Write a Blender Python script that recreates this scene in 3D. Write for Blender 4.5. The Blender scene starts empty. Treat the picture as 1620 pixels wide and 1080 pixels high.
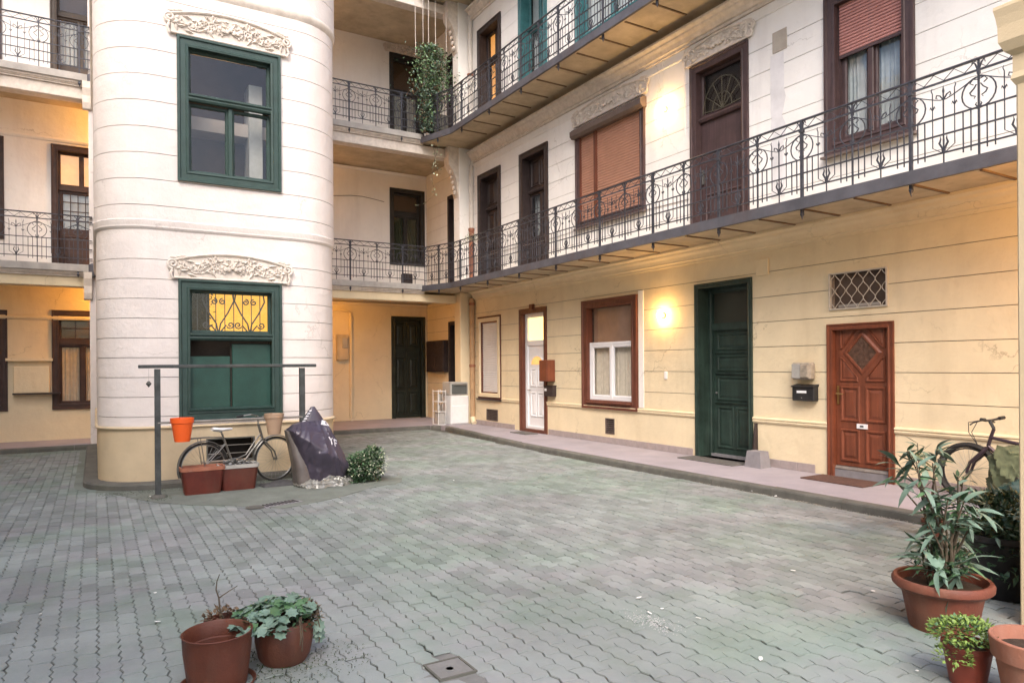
import bpy, bmesh, math, random
from math import pi, sin, cos, radians, sqrt, atan2, hypot
from mathutils import Vector, Matrix, noise
from mathutils.bvhtree import BVHTree
R = random.Random(7)
sc = bpy.context.scene
COL = sc.collection

# ------------------------------------------------------------------ camera
F, PX, PY, RHO, CAMH = 1101.0, 810.0, 578.0, 0.0075, 1.70
YAW = math.atan(660 / F)
fw = Vector((sin(YAW), cos(YAW), 0)); rt = Vector((cos(YAW), -sin(YAW), 0)); up = Vector((0, 0, 1))
xc = rt * cos(RHO) - up * sin(RHO); yc = rt * sin(RHO) + up * cos(RHO); zc = -fw
cd = bpy.data.cameras.new('camera'); cam = bpy.data.objects.new('camera', cd); COL.objects.link(cam)
cam.matrix_world = Matrix(((xc.x, yc.x, zc.x, 0), (xc.y, yc.y, zc.y, 0), (xc.z, yc.z, zc.z, CAMH), (0, 0, 0, 1)))
cd.sensor_width = 36; cd.lens = F / 1620 * 36; cd.shift_y = (PY - 540) / 1620; cd.clip_end = 500; cd.clip_start = .05
sc.camera = cam
# ------------------------------------------------------------------ light
SUN_EL, SUN_AZ = radians(46), radians(215)       # azimuth of the sun, clockwise from +Y
w = bpy.data.worlds.new('World'); sc.world = w; w.use_nodes = True
nt = w.node_tree; bg = nt.nodes['Background']
sky = nt.nodes.new('ShaderNodeTexSky'); sky.sky_type = 'NISHITA'; sky.sun_disc = False
sky.sun_elevation = SUN_EL; sky.sun_rotation = SUN_AZ; sky.dust_density = 4; sky.air_density = 1
hs = nt.nodes.new('ShaderNodeHueSaturation'); hs.inputs['Saturation'].default_value = 1.15
nt.links.new(sky.outputs[0], hs.inputs['Color']); nt.links.new(hs.outputs[0], bg.inputs['Color'])
bg.inputs['Strength'].default_value = .15
sd = bpy.data.lights.new('sun', 'SUN'); sd.energy = .85; sd.angle = radians(30); sd.color = (1, .97, .94)
so = bpy.data.objects.new('sun', sd); COL.objects.link(so)
so.rotation_euler = Vector((sin(SUN_AZ) * cos(SUN_EL), cos(SUN_AZ) * cos(SUN_EL), sin(SUN_EL))).to_track_quat('Z', 'Y').to_euler()
sc.view_settings.view_transform = 'Standard'; sc.view_settings.look = 'None'
sc.view_settings.exposure = 1.42; sc.view_settings.gamma = 1; sc.view_settings.use_curve_mapping = False
sc.render.engine = 'CYCLES'
sc.cycles.use_denoising = True; sc.cycles.max_bounces = 7; sc.cycles.diffuse_bounces = 5
sc.cycles.glossy_bounces = 3; sc.cycles.transparent_max_bounces = 12; sc.cycles.sample_clamp_indirect = 6
sc.cycles.caustics_reflective = False; sc.cycles.caustics_refractive = False

# ------------------------------------------------------------------ materials
MATS = {}
def mat(name, col, rough=.8, var=.12, vs=2.5, bump=.15, bs=70, metal=0, hue=0, stain=0, stain_col=(.25, .2, .16), island=0, spec=.4, grain=None, emit=None, sub=0, tints=None, lowb=0, crack=0):
    m = bpy.data.materials.new(name); m.use_nodes = True; n = m.node_tree.nodes; L = m.node_tree.links
    p = n['Principled BSDF']; p.inputs['Roughness'].default_value = rough; p.inputs['Metallic'].default_value = metal
    p.inputs['Specular IOR Level'].default_value = spec
    geo = n.new('ShaderNodeNewGeometry')
    def nz(scale, detail=5, vec=None, rgh=.6):
        t = n.new('ShaderNodeTexNoise'); t.inputs['Scale'].default_value = scale; t.inputs['Detail'].default_value = detail; t.inputs['Roughness'].default_value = rgh
        L.new(vec if vec else geo.outputs['Position'], t.inputs['Vector']); return t
    def mr(sock, a, b, c, d):
        t = n.new('ShaderNodeMapRange'); t.inputs[1].default_value = a; t.inputs[2].default_value = b; t.inputs[3].default_value = c; t.inputs[4].default_value = d
        L.new(sock, t.inputs[0]); return t.outputs[0]
    def scaled(v):
        t = n.new('ShaderNodeVectorMath'); t.operation = 'MULTIPLY'; t.inputs[1].default_value = v; L.new(geo.outputs['Position'], t.inputs[0]); return t.outputs[0]
    n1 = nz(vs); f = mr(n1.outputs[0], .3, .7, 1 - var, 1 + var)
    if grain:
        g = nz(1, 6, scaled(grain)); f2 = mr(g.outputs[0], .3, .7, .72, 1.2)
        mm = n.new('ShaderNodeMath'); mm.operation = 'MULTIPLY'; L.new(f, mm.inputs[0]); L.new(f2, mm.inputs[1]); f = mm.outputs[0]
    if island:
        f3 = mr(geo.outputs['Random Per Island'], 0, 1, 1 - island, 1 + island)
        mm = n.new('ShaderNodeMath'); mm.operation = 'MULTIPLY'; L.new(f, mm.inputs[0]); L.new(f3, mm.inputs[1]); f = mm.outputs[0]
    h = n.new('ShaderNodeHueSaturation'); h.inputs['Color'].default_value = (*col, 1); L.new(f, h.inputs['Value'])
    if tints:
        t1 = nz(.55, 4); t2 = nz(.8, 4, scaled((1, 1.3, 1)))
        m1 = n.new('ShaderNodeMix'); m1.data_type = 'RGBA'; L.new(mr(t1.outputs[0], .46, .60, 0, .9), m1.inputs[0]); m1.inputs[6].default_value = (*col, 1); m1.inputs[7].default_value = (*tints[0], 1)
        m2 = n.new('ShaderNodeMix'); m2.data_type = 'RGBA'; L.new(mr(t2.outputs[0], .50, .62, 0, .9), m2.inputs[0]); L.new(m1.outputs[2], m2.inputs[6]); m2.inputs[7].default_value = (*tints[1], 1)
        L.new(m2.outputs[2], h.inputs['Color'])
    if hue:
        n2 = nz(vs * .6, 3); L.new(mr(n2.outputs['Color'], .3, .7, .5 - hue, .5 + hue), h.inputs['Hue'])
    out = h.outputs[0]
    if stain:
        s1 = nz(1, 6, scaled((2.2, 2.2, .35))); k = mr(s1.outputs[0], .52, .72, 0, stain)
        s2 = nz(7, 8, None, .7); k2 = mr(s2.outputs[0], .58, .75, 0, stain)
        mx = n.new('ShaderNodeMath'); mx.operation = 'MAXIMUM'; L.new(k, mx.inputs[0]); L.new(k2, mx.inputs[1])
        mc = n.new('ShaderNodeMix'); mc.data_type = 'RGBA'; L.new(mx.outputs[0], mc.inputs[0]); L.new(out, mc.inputs[6]); mc.inputs[7].default_value = (*stain_col, 1); out = mc.outputs[2]
    if crack:
        nv = nz(3, 4); va = n.new('ShaderNodeVectorMath'); va.operation = 'MULTIPLY_ADD'; L.new(nv.outputs['Color'], va.inputs[0]); va.inputs[1].default_value = (.5, .5, .5); L.new(geo.outputs['Position'], va.inputs[2])
        vo = n.new('ShaderNodeTexVoronoi'); vo.feature = 'DISTANCE_TO_EDGE'; vo.inputs['Scale'].default_value = .55; L.new(va.outputs[0], vo.inputs['Vector'])
        k1 = mr(vo.outputs['Distance'], 0, .006, crack, 0); k2 = mr(nz(.9, 2).outputs[0], .5, .62, 0, 1)
        mm = n.new('ShaderNodeMath'); mm.operation = 'MULTIPLY'; L.new(k1, mm.inputs[0]); L.new(k2, mm.inputs[1])
        mc = n.new('ShaderNodeMix'); mc.data_type = 'RGBA'; L.new(mm.outputs[0], mc.inputs[0]); L.new(out, mc.inputs[6]); mc.inputs[7].default_value = (col[0] * .35, col[1] * .33, col[2] * .3, 1); out = mc.outputs[2]
    L.new(out, p.inputs['Base Color'])
    rn = nz(bs * .3, 3); L.new(mr(rn.outputs[0], .3, .7, max(0, rough - .08), min(1, rough + .08)), p.inputs['Roughness'])
    if bump:
        b = n.new('ShaderNodeBump'); b.inputs['Strength'].default_value = bump; b.inputs['Distance'].default_value = .01
        bn = nz(bs, 6); lb = nz(5, 3); ad = n.new('ShaderNodeMath'); ad.operation = 'MULTIPLY_ADD'; ad.inputs[1].default_value = lowb; L.new(lb.outputs[0], ad.inputs[0]); L.new(bn.outputs[0], ad.inputs[2])
        L.new(ad.outputs[0], b.inputs['Height']); L.new(b.outputs[0], p.inputs['Normal'])
    if emit:
        p.inputs['Emission Color'].default_value = (*emit[0], 1); p.inputs['Emission Strength'].default_value = emit[1]
    if sub: p.inputs['Subsurface Weight'].default_value = sub
    MATS[name] = m; return m
CREAM = mat('cream_plaster', (.71, .605, .42), .88, .07, 1.3, .28, 90, stain=.28, stain_col=(.46, .36, .23), spec=.2, lowb=5, crack=.5)
WHITE = mat('white_plaster', (.80, .785, .765), .88, .05, 1.1, .28, 90, stain=.26, stain_col=(.50, .47, .46), spec=.2, lowb=5, crack=.5)
TOWER = mat('tower_plaster', (.73, .675, .65), .88, .06, 1.3, .28, 90, stain=.20, stain_col=(.52, .47, .44), spec=.2, lowb=6, crack=.4)
BASE = mat('tower_base_plaster', (.58, .47, .32), .9, .10, 1.6, .25, 80, stain=.3, stain_col=(.30, .25, .17), spec=.2)
GROOVE = mat('groove_dirt_shade', (.13, .115, .10), .95, .3, 8, .1)  # dirt and recess shade of scored plaster, both put into one dark colour
GROOVE_L = mat('groove_dirt_shade_pale', (.24, .21, .19), .95, .3, 8, .1)  # paler backing colour that also holds the grooves' shade and dirt
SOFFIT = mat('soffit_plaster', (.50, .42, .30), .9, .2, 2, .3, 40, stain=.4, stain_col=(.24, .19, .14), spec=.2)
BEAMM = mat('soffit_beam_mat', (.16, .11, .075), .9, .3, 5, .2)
CONC = mat('slab_concrete', (.40, .38, .36), .9, .18, 4, .3, 60, stain=.35, stain_col=(.18, .17, .16), spec=.2)
PAVER = mat('paver_concrete', (.225, .252, .248), .80, .18, .9, .4, 120, tints=((.195, .245, .218), (.236, .246, .252)), island=.17, stain=.30, stain_col=(.115, .135, .10), spec=.35)
JOINT = mat('joint_moss_soil', (.125, .130, .115), .95, .3, 6, .5, 90)
WALK = mat('sidewalk_screed', (.31, .285, .315), .85, .10, 1.5, .3, 110, stain=.3, stain_col=(.21, .20, .20), spec=.25)
KERB = mat('kerb_stone', (.115, .112, .10), .9, .25, 4, .5, 50, stain=.4, stain_col=(.08, .095, .06))
TILE = mat('plinth_tile', (.33, .28, .275), .6, .12, 9, .2, 120, island=.08)
IRON = mat('wrought_iron', (.055, .058, .072), .45, .3, 12, .2, 120, metal=.3)
FASCIA = mat('fascia_paint', (.085, .085, .10), .55, .25, 3, .25, 60, stain=.3, stain_col=(.12, .07, .05))
STUCCO = mat('stucco_ornament', (.66, .60, .54), .85, .14, 10, .2, 60, stain=.25, stain_col=(.3, .22, .16))
GWIN = mat('green_window_paint', (.027, .055, .049), .5, .2, 6, .25, 60, stain=.12, stain_col=(.1, .13, .11))
GDARK = mat('dark_green_paint', (.022, .042, .034), .5, .3, 5, .25, 60, stain=.45, stain_col=(.055, .068, .058), grain=(18, 18, 1))
GBOARD = mat('green_board_paint', (.018, .060, .048), .45, .2, 4, .2, 60)
TEAL = mat('teal_paint', (.035, .13, .145), .5, .2, 6, .2, 60)
BRN = mat('dark_brown_paint', (.038, .027, .027), .5, .25, 5, .2, 60, grain=(30, 30, 1.2))
PURP = mat('aubergine_brown_paint', (.066, .040, .041), .5, .2, 5, .2, 60, grain=(30, 30, 1.2))
RED = mat('red_brown_wood', (.175, .052, .026), .45, .18, 4, .2, 60, grain=(22, 22, 1.0), stain=.3, stain_col=(.10, .035, .022))
RFR = mat('red_brown_frame', (.125, .042, .026), .5, .15, 4, .15, 60, grain=(22, 22, 1.0))
PVC = mat('white_upvc', (.78, .79, .82), .35, .03, 4, .02)
SHUT = mat('terracotta_shutter', (.40, .215, .15), .55, .08, 4, .05)
SHUTP = mat('pink_shutter', (.42, .20, .18), .55, .08, 4, .05)
SHUTW = mat('white_shutter', (.74, .74, .76), .5, .05, 4, .05)
SHBOX = mat('shutter_box_metal', (.13, .10, .09), .45, .15, 4, .1)
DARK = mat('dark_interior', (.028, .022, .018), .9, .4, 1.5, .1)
DARKW = mat('brown_interior', (.10, .065, .045), .9, .4, 1.2, .1)
CURT = mat('lace_curtain', (.68, .60, .50), .95, .1, 10, .3, 200)
CURTW = mat('pale_curtain', (.46, .50, .52), .95, .1, 10, .2, 200)
BLIND = mat('tan_blind', (.42, .25, .17), .9, .15, 3, .1)
PIPE_R = mat('red_brown_pipe', (.27, .11, .065), .6, .15, 5, .15)
PIPE_T = mat('tan_pipe', (.42, .27, .15), .6, .15, 5, .15)
PIPE_W = mat('white_pipe', (.60, .56, .52), .6, .1, 5, .1)
TERRA = mat('terracotta_plastic', (.095, .028, .016), .55, .2, 9, .3, 60, stain=.5, stain_col=(.13, .085, .06))
TERRAB = mat('terracotta_big', (.15, .042, .024), .6, .2, 9, .3, 60, stain=.5, stain_col=(.24, .14, .10))
TERRAP = mat('terracotta_clay', (.30, .115, .07), .8, .15, 6, .25, 60, stain=.3, stain_col=(.45, .32, .27))
TERRAD = mat('oxblood_plastic', (.105, .022, .015), .45, .2, 6, .15, 60, stain=.4, stain_col=(.085, .07, .05))
ORANGE = mat('orange_plastic', (.82, .12, .02), .4, .05, 5, .05)
BEIGEP = mat('beige_plastic', (.38, .26, .18), .5, .1, 5, .1)
SOIL = mat('soil', (.045, .030, .02), .95, .4, 20, .8, 60)
BLACKP = mat('black_plastic', (.02, .02, .022), .45, .2, 5, .1)
RUBBER = mat('rubber', (.025, .024, .023), .8, .2, 10, .3)
STEEL = mat('dull_steel', (.27, .27, .26), .42, .15, 12, .1, metal=.85)
SILVER = mat('silver_paint', (.17, .165, .155), .4, .15, 9, .1, metal=.5)
WHITEP = mat('white_plastic', (.75, .75, .76), .4, .05, 5, .05)
GREYP = mat('grey_plastic', (.36, .35, .33), .55, .12, 7, .1)
TARP = mat('purple_tarp', (.050, .042, .066), .42, .2, 4, .35, 18, spec=.6)
TARPG = mat('grey_tarp', (.12, .105, .10), .4, .25, 6, .5, 14, spec=.5)
TARPS = mat('silver_sheet', (.27, .27, .25), .33, .35, 9, .5, 30, metal=.45)
PRINT = mat('white_print', (.50, .50, .54), .6, .1, 9, .05)
RACK = mat('rack_paint', (.050, .055, .055), .45, .4, 9, .25, stain=.3, stain_col=(.16, .14, .11))
GAL = mat('galvanised', (.30, .27, .24), .4, .2, 9, .1, metal=.6)
WICKER = mat('weathered_box', (.30, .26, .21), .8, .3, 14, .5, 40)
MATM = mat('door_mat_grey', (.11, .105, .10), .95, .2, 12, .8, 150)
MATR = mat('door_mat_red', (.10, .052, .040), .95, .2, 12, .8, 150)
STONE = mat('grey_block', (.22, .21, .225), .85, .12, 8, .4, 70)
LEAFD = mat('leaf_dark', (.035, .075, .035), .5, .3, 8, .1, island=.35, sub=0)
LEAFI = mat('leaf_ivy', (.16, .27, .13), .5, .25, 8, .1, island=.35)
LEAFG = mat('leaf_mid', (.075, .15, .07), .5, .25, 8, .1, island=.35)
LEAFB = mat('leaf_bluish', (.13, .20, .155), .48, .25, 8, .1, island=.35)
LEAFL = mat('leaf_lime', (.16, .24, .055), .5, .25, 8, .1, island=.35)
LEAFV = mat('leaf_cream', (.45, .50, .36), .5, .2, 8, .1, island=.25)
LEAFY = mat('leaf_dry', (.13, .085, .05), .8, .3, 8, .1, island=.35)
STEM = mat('stem_bark', (.085, .065, .045), .8, .3, 12, .3)
MOSS = mat('moss', (.045, .070, .025), .95, .4, 12, .8, 90)
PAPER = mat('paper_scrap', (.70, .70, .68), .8, .1, 9, .1)
ASHM = mat('white_spill', (.50, .50, .50), .9, .2, 9, .2)
GREENM = mat('green_bicycle_cover', (.02, .05, .042), .4, .3, 6, .3, 20)
CEMG = mat('worn_cement', (.19, .19, .185), .9, .2, 6, .4, 60, stain=.3, stain_col=(.12, .13, .11))
BAG = mat('pale_blue_plastic', (.10, .17, .18), .35, .15, 8, .3, 20)
MESHBAG = mat('olive_cloth', (.075, .09, .05), .85, .35, 14, .5, 30)
LAMPG = mat('lamp_glass', (1, .9, .7), .3, 0, 1, 0, emit=((1, .56, .18), 150))
LAMPH = mat('hall_lamp_glass', (1, .9, .7), .3, 0, 1, 0, emit=((1, .44, .08), 150))
GLOWY = mat('lit_pane_yellow', (.9, .8, .5), .5, .05, 3, 0, emit=((1, .70, .26), .75))
GLOWH = mat('lit_room', (.9, .6, .2), .5, .6, 5, 0, emit=((1, .50, .06), .50))
GLOWO = mat('lit_pane_orange', (.8, .45, .2), .5, .2, 3, 0, emit=((1, .42, .10), .32))
def glass(name, tint=(.85, .88, .88), boost=.06, rough=.03):
    m = bpy.data.materials.new(name); m.use_nodes = True; n = m.node_tree.nodes; L = m.node_tree.links
    n.remove(n['Principled BSDF']); o = n['Material Output']
    t = n.new('ShaderNodeBsdfTransparent'); t.inputs[0].default_value = (*tint, 1)
    g = n.new('ShaderNodeBsdfGlossy'); g.inputs['Roughness'].default_value = rough
    fr = n.new('ShaderNodeLayerWeight'); fr.inputs[0].default_value = .5
    pw = n.new('ShaderNodeMath'); pw.operation = 'POWER'; pw.inputs[1].default_value = 4; L.new(fr.outputs['Facing'], pw.inputs[0])
    a = n.new('ShaderNodeMath'); a.operation = 'MULTIPLY_ADD'; a.inputs[1].default_value = .5; a.inputs[2].default_value = boost; L.new(pw.outputs[0], a.inputs[0])
    ns = n.new('ShaderNodeTexNoise'); ns.inputs['Scale'].default_value = 2.2
    ge = n.new('ShaderNodeNewGeometry'); L.new(ge.outputs['Position'], ns.inputs['Vector'])
    b = n.new('ShaderNodeBump'); b.inputs['Strength'].default_value = .25; b.inputs['Distance'].default_value = .02
    L.new(ns.outputs[0], b.inputs['Height']); L.new(b.outputs[0], g.inputs['Normal'])
    mx = n.new('ShaderNodeMixShader'); L.new(a.outputs[0], mx.inputs[0]); L.new(t.outputs[0], mx.inputs[1]); L.new(g.outputs[0], mx.inputs[2]); L.new(mx.outputs[0], o.inputs[0])
    return m
GLASS = glass('window_glass', (.90, .92, .92), .08)
GLASSD = glass('old_dark_glass', (.88, .85, .80), .055, .05)

# ------------------------------------------------------------------ mesh builder
class MB:
    def __init__(s): s.v = []; s.f = []
    def add(s, vs, fs):
        b = len(s.v); s.v += [tuple(v) for v in vs]; s.f += [tuple(i + b for i in f) for f in fs]; return s
    def box(s, x0, x1, y0, y1, z0, z1):
        return s.add([(x0, y0, z0), (x1, y0, z0), (x1, y1, z0), (x0, y1, z0), (x0, y0, z1), (x1, y0, z1), (x1, y1, z1), (x0, y1, z1)],
                     [(0, 3, 2, 1), (4, 5, 6, 7), (0, 1, 5, 4), (1, 2, 6, 5), (2, 3, 7, 6), (3, 0, 4, 7)])
    def bbox(s, x0, x1, y0, y1, z0, z1, c=.01):      # box with chamfered edges
        X = [x0, x0 + c, x1 - c, x1]; Y = [y0, y0 + c, y1 - c, y1]; Z = [z0, z0 + c, z1 - c, z1]
        bm = bmesh.new(); pts = []
        for i in (0, 1):
            for j in (0, 1):
                for k in (0, 1):
                    xi = (X[0], X[1]) if i == 0 else (X[3], X[2]); yj = (Y[0], Y[1]) if j == 0 else (Y[3], Y[2]); zk = (Z[0], Z[1]) if k == 0 else (Z[3], Z[2])
                    pts += [(xi[0], yj[1], zk[1]), (xi[1], yj[0], zk[1]), (xi[1], yj[1], zk[0])]
        for p in pts: bm.verts.new(p)
        bmesh.ops.convex_hull(bm, input=bm.verts); bm.verts.index_update()
        s.add([v.co[:] for v in bm.verts], [[v.index for v in f.verts] for f in bm.faces]); bm.free(); return s
    def quad(s, *p): return s.add(p, [tuple(range(len(p)))])
    def ring(s, x0, x1, z0, z1, prof):                # mitred frame: prof = [(inset, y)...]
        vs = []; fs = []
        for d, y in prof: vs += [(x0 + d, y, z0 + d), (x1 - d, y, z0 + d), (x1 - d, y, z1 - d), (x0 + d, y, z1 - d)]
        for k in range(len(prof) - 1):
            for i in range(4):
                a = k * 4 + i; b = k * 4 + (i + 1) % 4; fs.append((a, b, b + 4, a + 4))
        return s.add(vs, fs)
    def panel(s, x0, x1, z0, z1, y, d=.02, raised=True):
        pr = [(0, y), (.012, y - d * .8), (.03, y - d * .8), (.045, y + d * .3)] + ([(.09, y - d * .5)] if raised and min(x1 - x0, z1 - z0) > .22 else [])
        s.ring(x0, x1, z0, z1, pr); e, yy = pr[-1]
        return s.quad((x0 + e, yy, z0 + e), (x1 - e, yy, z0 + e), (x1 - e, yy, z1 - e), (x0 + e, yy, z1 - e))
    def tube(s, path, r, n=6, close=False, caps=True):
        P = [Vector(p) for p in path]; N = len(P); rr = r if isinstance(r, (list, tuple)) else [r] * N
        vs = []; fs = []; prev = None
        for i in range(N):
            t = (P[(i + 1) % N] - P[i - 1]) if (close or 0 < i < N - 1) else (P[1] - P[0] if i == 0 else P[-1] - P[-2])
            t = t.normalized() if t.length > 1e-9 else Vector((0, 0, 1))
            if prev is None:
                a = Vector((0, 1, 0)) if abs(t.y) < .9 else Vector((1, 0, 0)); u = a.cross(t).normalized()
            else:
                u = prev - t * prev.dot(t); u = u.normalized() if u.length > 1e-6 else prev
            prev = u; v = t.cross(u)
            for k in range(n):
                q = 2 * pi * (k + .5) / n; vs.append(P[i] + (u * cos(q) + v * sin(q)) * rr[i])
        for i in range(N if close else N - 1):
            for k in range(n):
                a = i * n + k; b = i * n + (k + 1) % n; c = ((i + 1) % N) * n; fs.append((a, b, c + (k + 1) % n, c + k))
        if caps and not close: fs += [tuple(range(n))[::-1], tuple((N - 1) * n + k for k in range(n))]
        return s.add(vs, fs)
    def lathe(s, prof, n=24, c=(0, 0, 0), sq=None):
        vs = []; fs = []
        for r, z in prof:
            for k in range(n):
                a = 2 * pi * k / n; vs.append((c[0] + r * cos(a), c[1] + r * sin(a), c[2] + z))
        for i in range(len(prof) - 1):
            for k in range(n): fs.append((i * n + k, i * n + (k + 1) % n, (i + 1) * n + (k + 1) % n, (i + 1) * n + k))
        return s.add(vs, fs)
    def prism(s, poly, z0, z1):
        n = len(poly); vs = [(x, y, z0) for x, y in poly] + [(x, y, z1) for x, y in poly]
        return s.add(vs, [tuple(range(n))[::-1], tuple(range(n, 2 * n))] + [(i, (i + 1) % n, n + (i + 1) % n, n + i) for i in range(n)])
    def extr(s, prof, x0, x1):                        # profile (y,z) swept along x
        n = len(prof); vs = [(x0, y, z) for y, z in prof] + [(x1, y, z) for y, z in prof]
        return s.add(vs, [(i, (i + 1) % n, n + (i + 1) % n, n + i) for i in range(n)] + [tuple(range(n)), tuple(range(n, 2 * n))[::-1]])
    def ball(s, c, r, n=8, m=5, sc_=(1, 1, 1)):
        vs = [(c[0], c[1], c[2] - r * sc_[2])]; fs = []
        for i in range(1, m):
            p = -pi / 2 + pi * i / m
            for k in range(n): vs.append((c[0] + r * sc_[0] * cos(p) * cos(2 * pi * k / n), c[1] + r * sc_[1] * cos(p) * sin(2 * pi * k / n), c[2] + r * sc_[2] * sin(p)))
        vs.append((c[0], c[1], c[2] + r * sc_[2])); T = len(vs) - 1
        for k in range(n):
            fs.append((0, 1 + (k + 1) % n, 1 + k)); fs.append((T, T - n + k, T - n + (k + 1) % n))
            for i in range(m - 2): a = 1 + i * n; fs.append((a + k, a + (k + 1) % n, a + n + (k + 1) % n, a + n + k))
        return s.add(vs, fs)
    def rings(s, rows, close=True, cap0=True, cap1=True):
        n = len(rows[0]); vs = [p for r in rows for p in r]; fs = []
        for i in range(len(rows) - 1):
            for k in range(n if close else n - 1): fs.append((i * n + k, i * n + (k + 1) % n, (i + 1) * n + (k + 1) % n, (i + 1) * n + k))
        if cap0: fs.append(tuple(range(n))[::-1])
        if cap1: fs.append(tuple((len(rows) - 1) * n + k for k in range(n)))
        return s.add(vs, fs)
    def mesh(s, name, m, smooth=False):
        me = bpy.data.meshes.new(name); me.from_pydata(s.v, [], s.f); me.materials.append(m)
        bm = bmesh.new(); bm.from_mesh(me); bmesh.ops.recalc_face_normals(bm, faces=bm.faces)
        bm.to_mesh(me); bm.free()
        if smooth:
            me.polygons.foreach_set('use_smooth', [True] * len(me.polygons)); me.set_sharp_from_angle(angle=radians(40))
        me.update(); return me
    def build(s, name, m, parent=None, loc=(0, 0, 0), rot=(0, 0, 0), smooth=False, kind=None):
        return inst(s.mesh(name, m, smooth), name, parent, loc, rot, kind)
def inst(me, name, parent=None, loc=(0, 0, 0), rot=(0, 0, 0), kind=None):
    o = bpy.data.objects.new(name, me); COL.objects.link(o); o.location = loc; o.rotation_euler = rot
    if parent: o.parent = parent
    if kind: o['kind'] = kind
    return o
def thing(name, label, cat, loc=(0, 0, 0), rz=0, group=None):
    o = bpy.data.objects.new(name, None); COL.objects.link(o); o.empty_display_size = .2; o.location = loc; o.rotation_euler = (0, 0, rz)
    o['label'] = label; o['category'] = cat
    if group: o['group'] = group
    return o
def tag(o, label, cat, group=None):
    o['label'] = label; o['category'] = cat
    if group: o['group'] = group
    return o
def rel(parent, wl, wrz=0):                            # world place -> local place under a top-level thing
    pz = parent.rotation_euler.z; p = Matrix.Rotation(-pz, 3, 'Z') @ (Vector(wl) - parent.location)
    return p, (0, 0, wrz - pz)
def copy_thing(t, loc, rz, label):
    r = t.copy(); COL.objects.link(r); r.location = loc; r.rotation_euler = (0, 0, rz); r['label'] = label
    for ch in list(t.children):
        c = ch.copy(); COL.objects.link(c); c.parent = r
        for g in list(ch.children):
            d = g.copy(); COL.objects.link(d); d.parent = c
    return r

def cells(mb, x0, x1, z0, z1, holes, y0, y1, back=False):
    xs = sorted({x0, x1, *[min(max(h[i], x0), x1) for h in holes for i in (0, 1)]})
    zs = sorted({z0, z1, *[min(max(h[i], z0), z1) for h in holes for i in (2, 3)]})
    def solid(i, j):
        if not (0 <= i < len(xs) - 1 and 0 <= j < len(zs) - 1): return False
        cx = (xs[i] + xs[i + 1]) / 2; cz = (zs[j] + zs[j + 1]) / 2
        return not any(h[0] < cx < h[1] and h[2] < cz < h[3] for h in holes)
    for i in range(len(xs) - 1):
        for j in range(len(zs) - 1):
            if not solid(i, j): continue
            a, b, c, d = xs[i], xs[i + 1], zs[j], zs[j + 1]
            mb.quad((a, y0, c), (b, y0, c), (b, y0, d), (a, y0, d))
            if back: mb.quad((a, y1, c), (a, y1, d), (b, y1, d), (b, y1, c))
            if not solid(i - 1, j): mb.quad((a, y0, c), (a, y0, d), (a, y1, d), (a, y1, c))
            if not solid(i + 1, j): mb.quad((b, y0, c), (b, y1, c), (b, y1, d), (b, y0, d))
            if not solid(i, j - 1): mb.quad((a, y0, c), (a, y1, c), (b, y1, c), (b, y0, c))
            if not solid(i, j + 1): mb.quad((a, y0, d), (b, y0, d), (b, y1, d), (a, y1, d))
def facade(T, x0, x1, ztop, holes, bounds, cmat, gmat=GROOVE_L, zbot=0.0, thick=.35, g=.005, depth=.014):
    mb = MB(); cells(mb, x0, x1, zbot, ztop, holes, depth, thick, True); mb.build('wall', gmat, T)
    for a, b in zip(bounds[:-1], bounds[1:]):
        full = sorted([(h[0], h[1]) for h in holes if h[2] <= a + g + .02 and h[3] >= b - g - .02]); p = x0; sp = []
        for h0, h1 in full: sp.append((p, h0)); p = h1
        sp.append((p, x1))
        for u0, u1 in sp:
            if u1 - u0 < .02: continue
            mb = MB(); cells(mb, u0, u1, a + g, b - g, [h for h in holes if h[1] > u0 and h[0] < u1], 0, depth, False)
            if mb.f: mb.build('plaster_course', cmat((a + b) / 2), T)

# ------------------------------------------------------------------ doors and windows (front faces -y)
def casing(T, name, x0, x1, z0, z1, m, wd=.13, depth=.22, proud=.035, door=False):
    mb = MB(); zz = z0 - (wd if door else 0)
    pr = [(-.0, .012), (0, -proud), (wd * .22, -proud), (wd * .30, -proud * .55), (wd * .72, -proud * .55), (wd * .8, -proud * .8), (wd, -proud * .7), (wd, depth)]
    if not door: mb.ring(x0, x1, z0, z1, pr)
    else:
        vs = []; fs = []
        for d, y in pr: vs += [(x0 + d, y, z0), (x0 + d, y, z1 - d), (x1 - d, y, z1 - d), (x1 - d, y, z0)]
        for k in range(len(pr) - 1):
            for i in range(3): a = k * 4 + i; fs.append((a, a + 1, a + 5, a + 4))
        mb.add(vs, fs)
    return mb.build(name, m, T)
def sash(P, x0, x1, z0, z1, y, m, wd=.055, gl=GLASS, name='sash'):
    MB().ring(x0, x1, z0, z1, [(0, y + .04), (0, y), (wd * .7, y), (wd, y + .012), (wd, y + .04)]).build(name, m, P)
    MB().quad((x0 + wd * .8, y + .03, z0 + wd * .8), (x1 - wd * .8, y + .03, z0 + wd * .8), (x1 - wd * .8, y + .03, z1 - wd * .8), (x0 + wd * .8, y + .03, z1 - wd * .8)).build('pane', gl, P)
def backing(P, x0, x1, z0, z1, y, m, name='interior'):
    MB().quad((x0, y, z0), (x1, y, z0), (x1, y, z1), (x0, y, z1)).build(name, m, P)
def curtain(P, x0, x1, z0, z1, y, m, folds=9):
    n = folds * 6; rows = []
    for z in (z0, z1): rows.append([(x0 + (x1 - x0) * i / n, y + .018 * sin(i * 2 * pi / 6 + .6 * sin(i * .7)), z) for i in range(n + 1)])
    MB().rings(rows, close=False, cap0=False, cap1=False).build('curtain', m, P, smooth=True)
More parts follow.
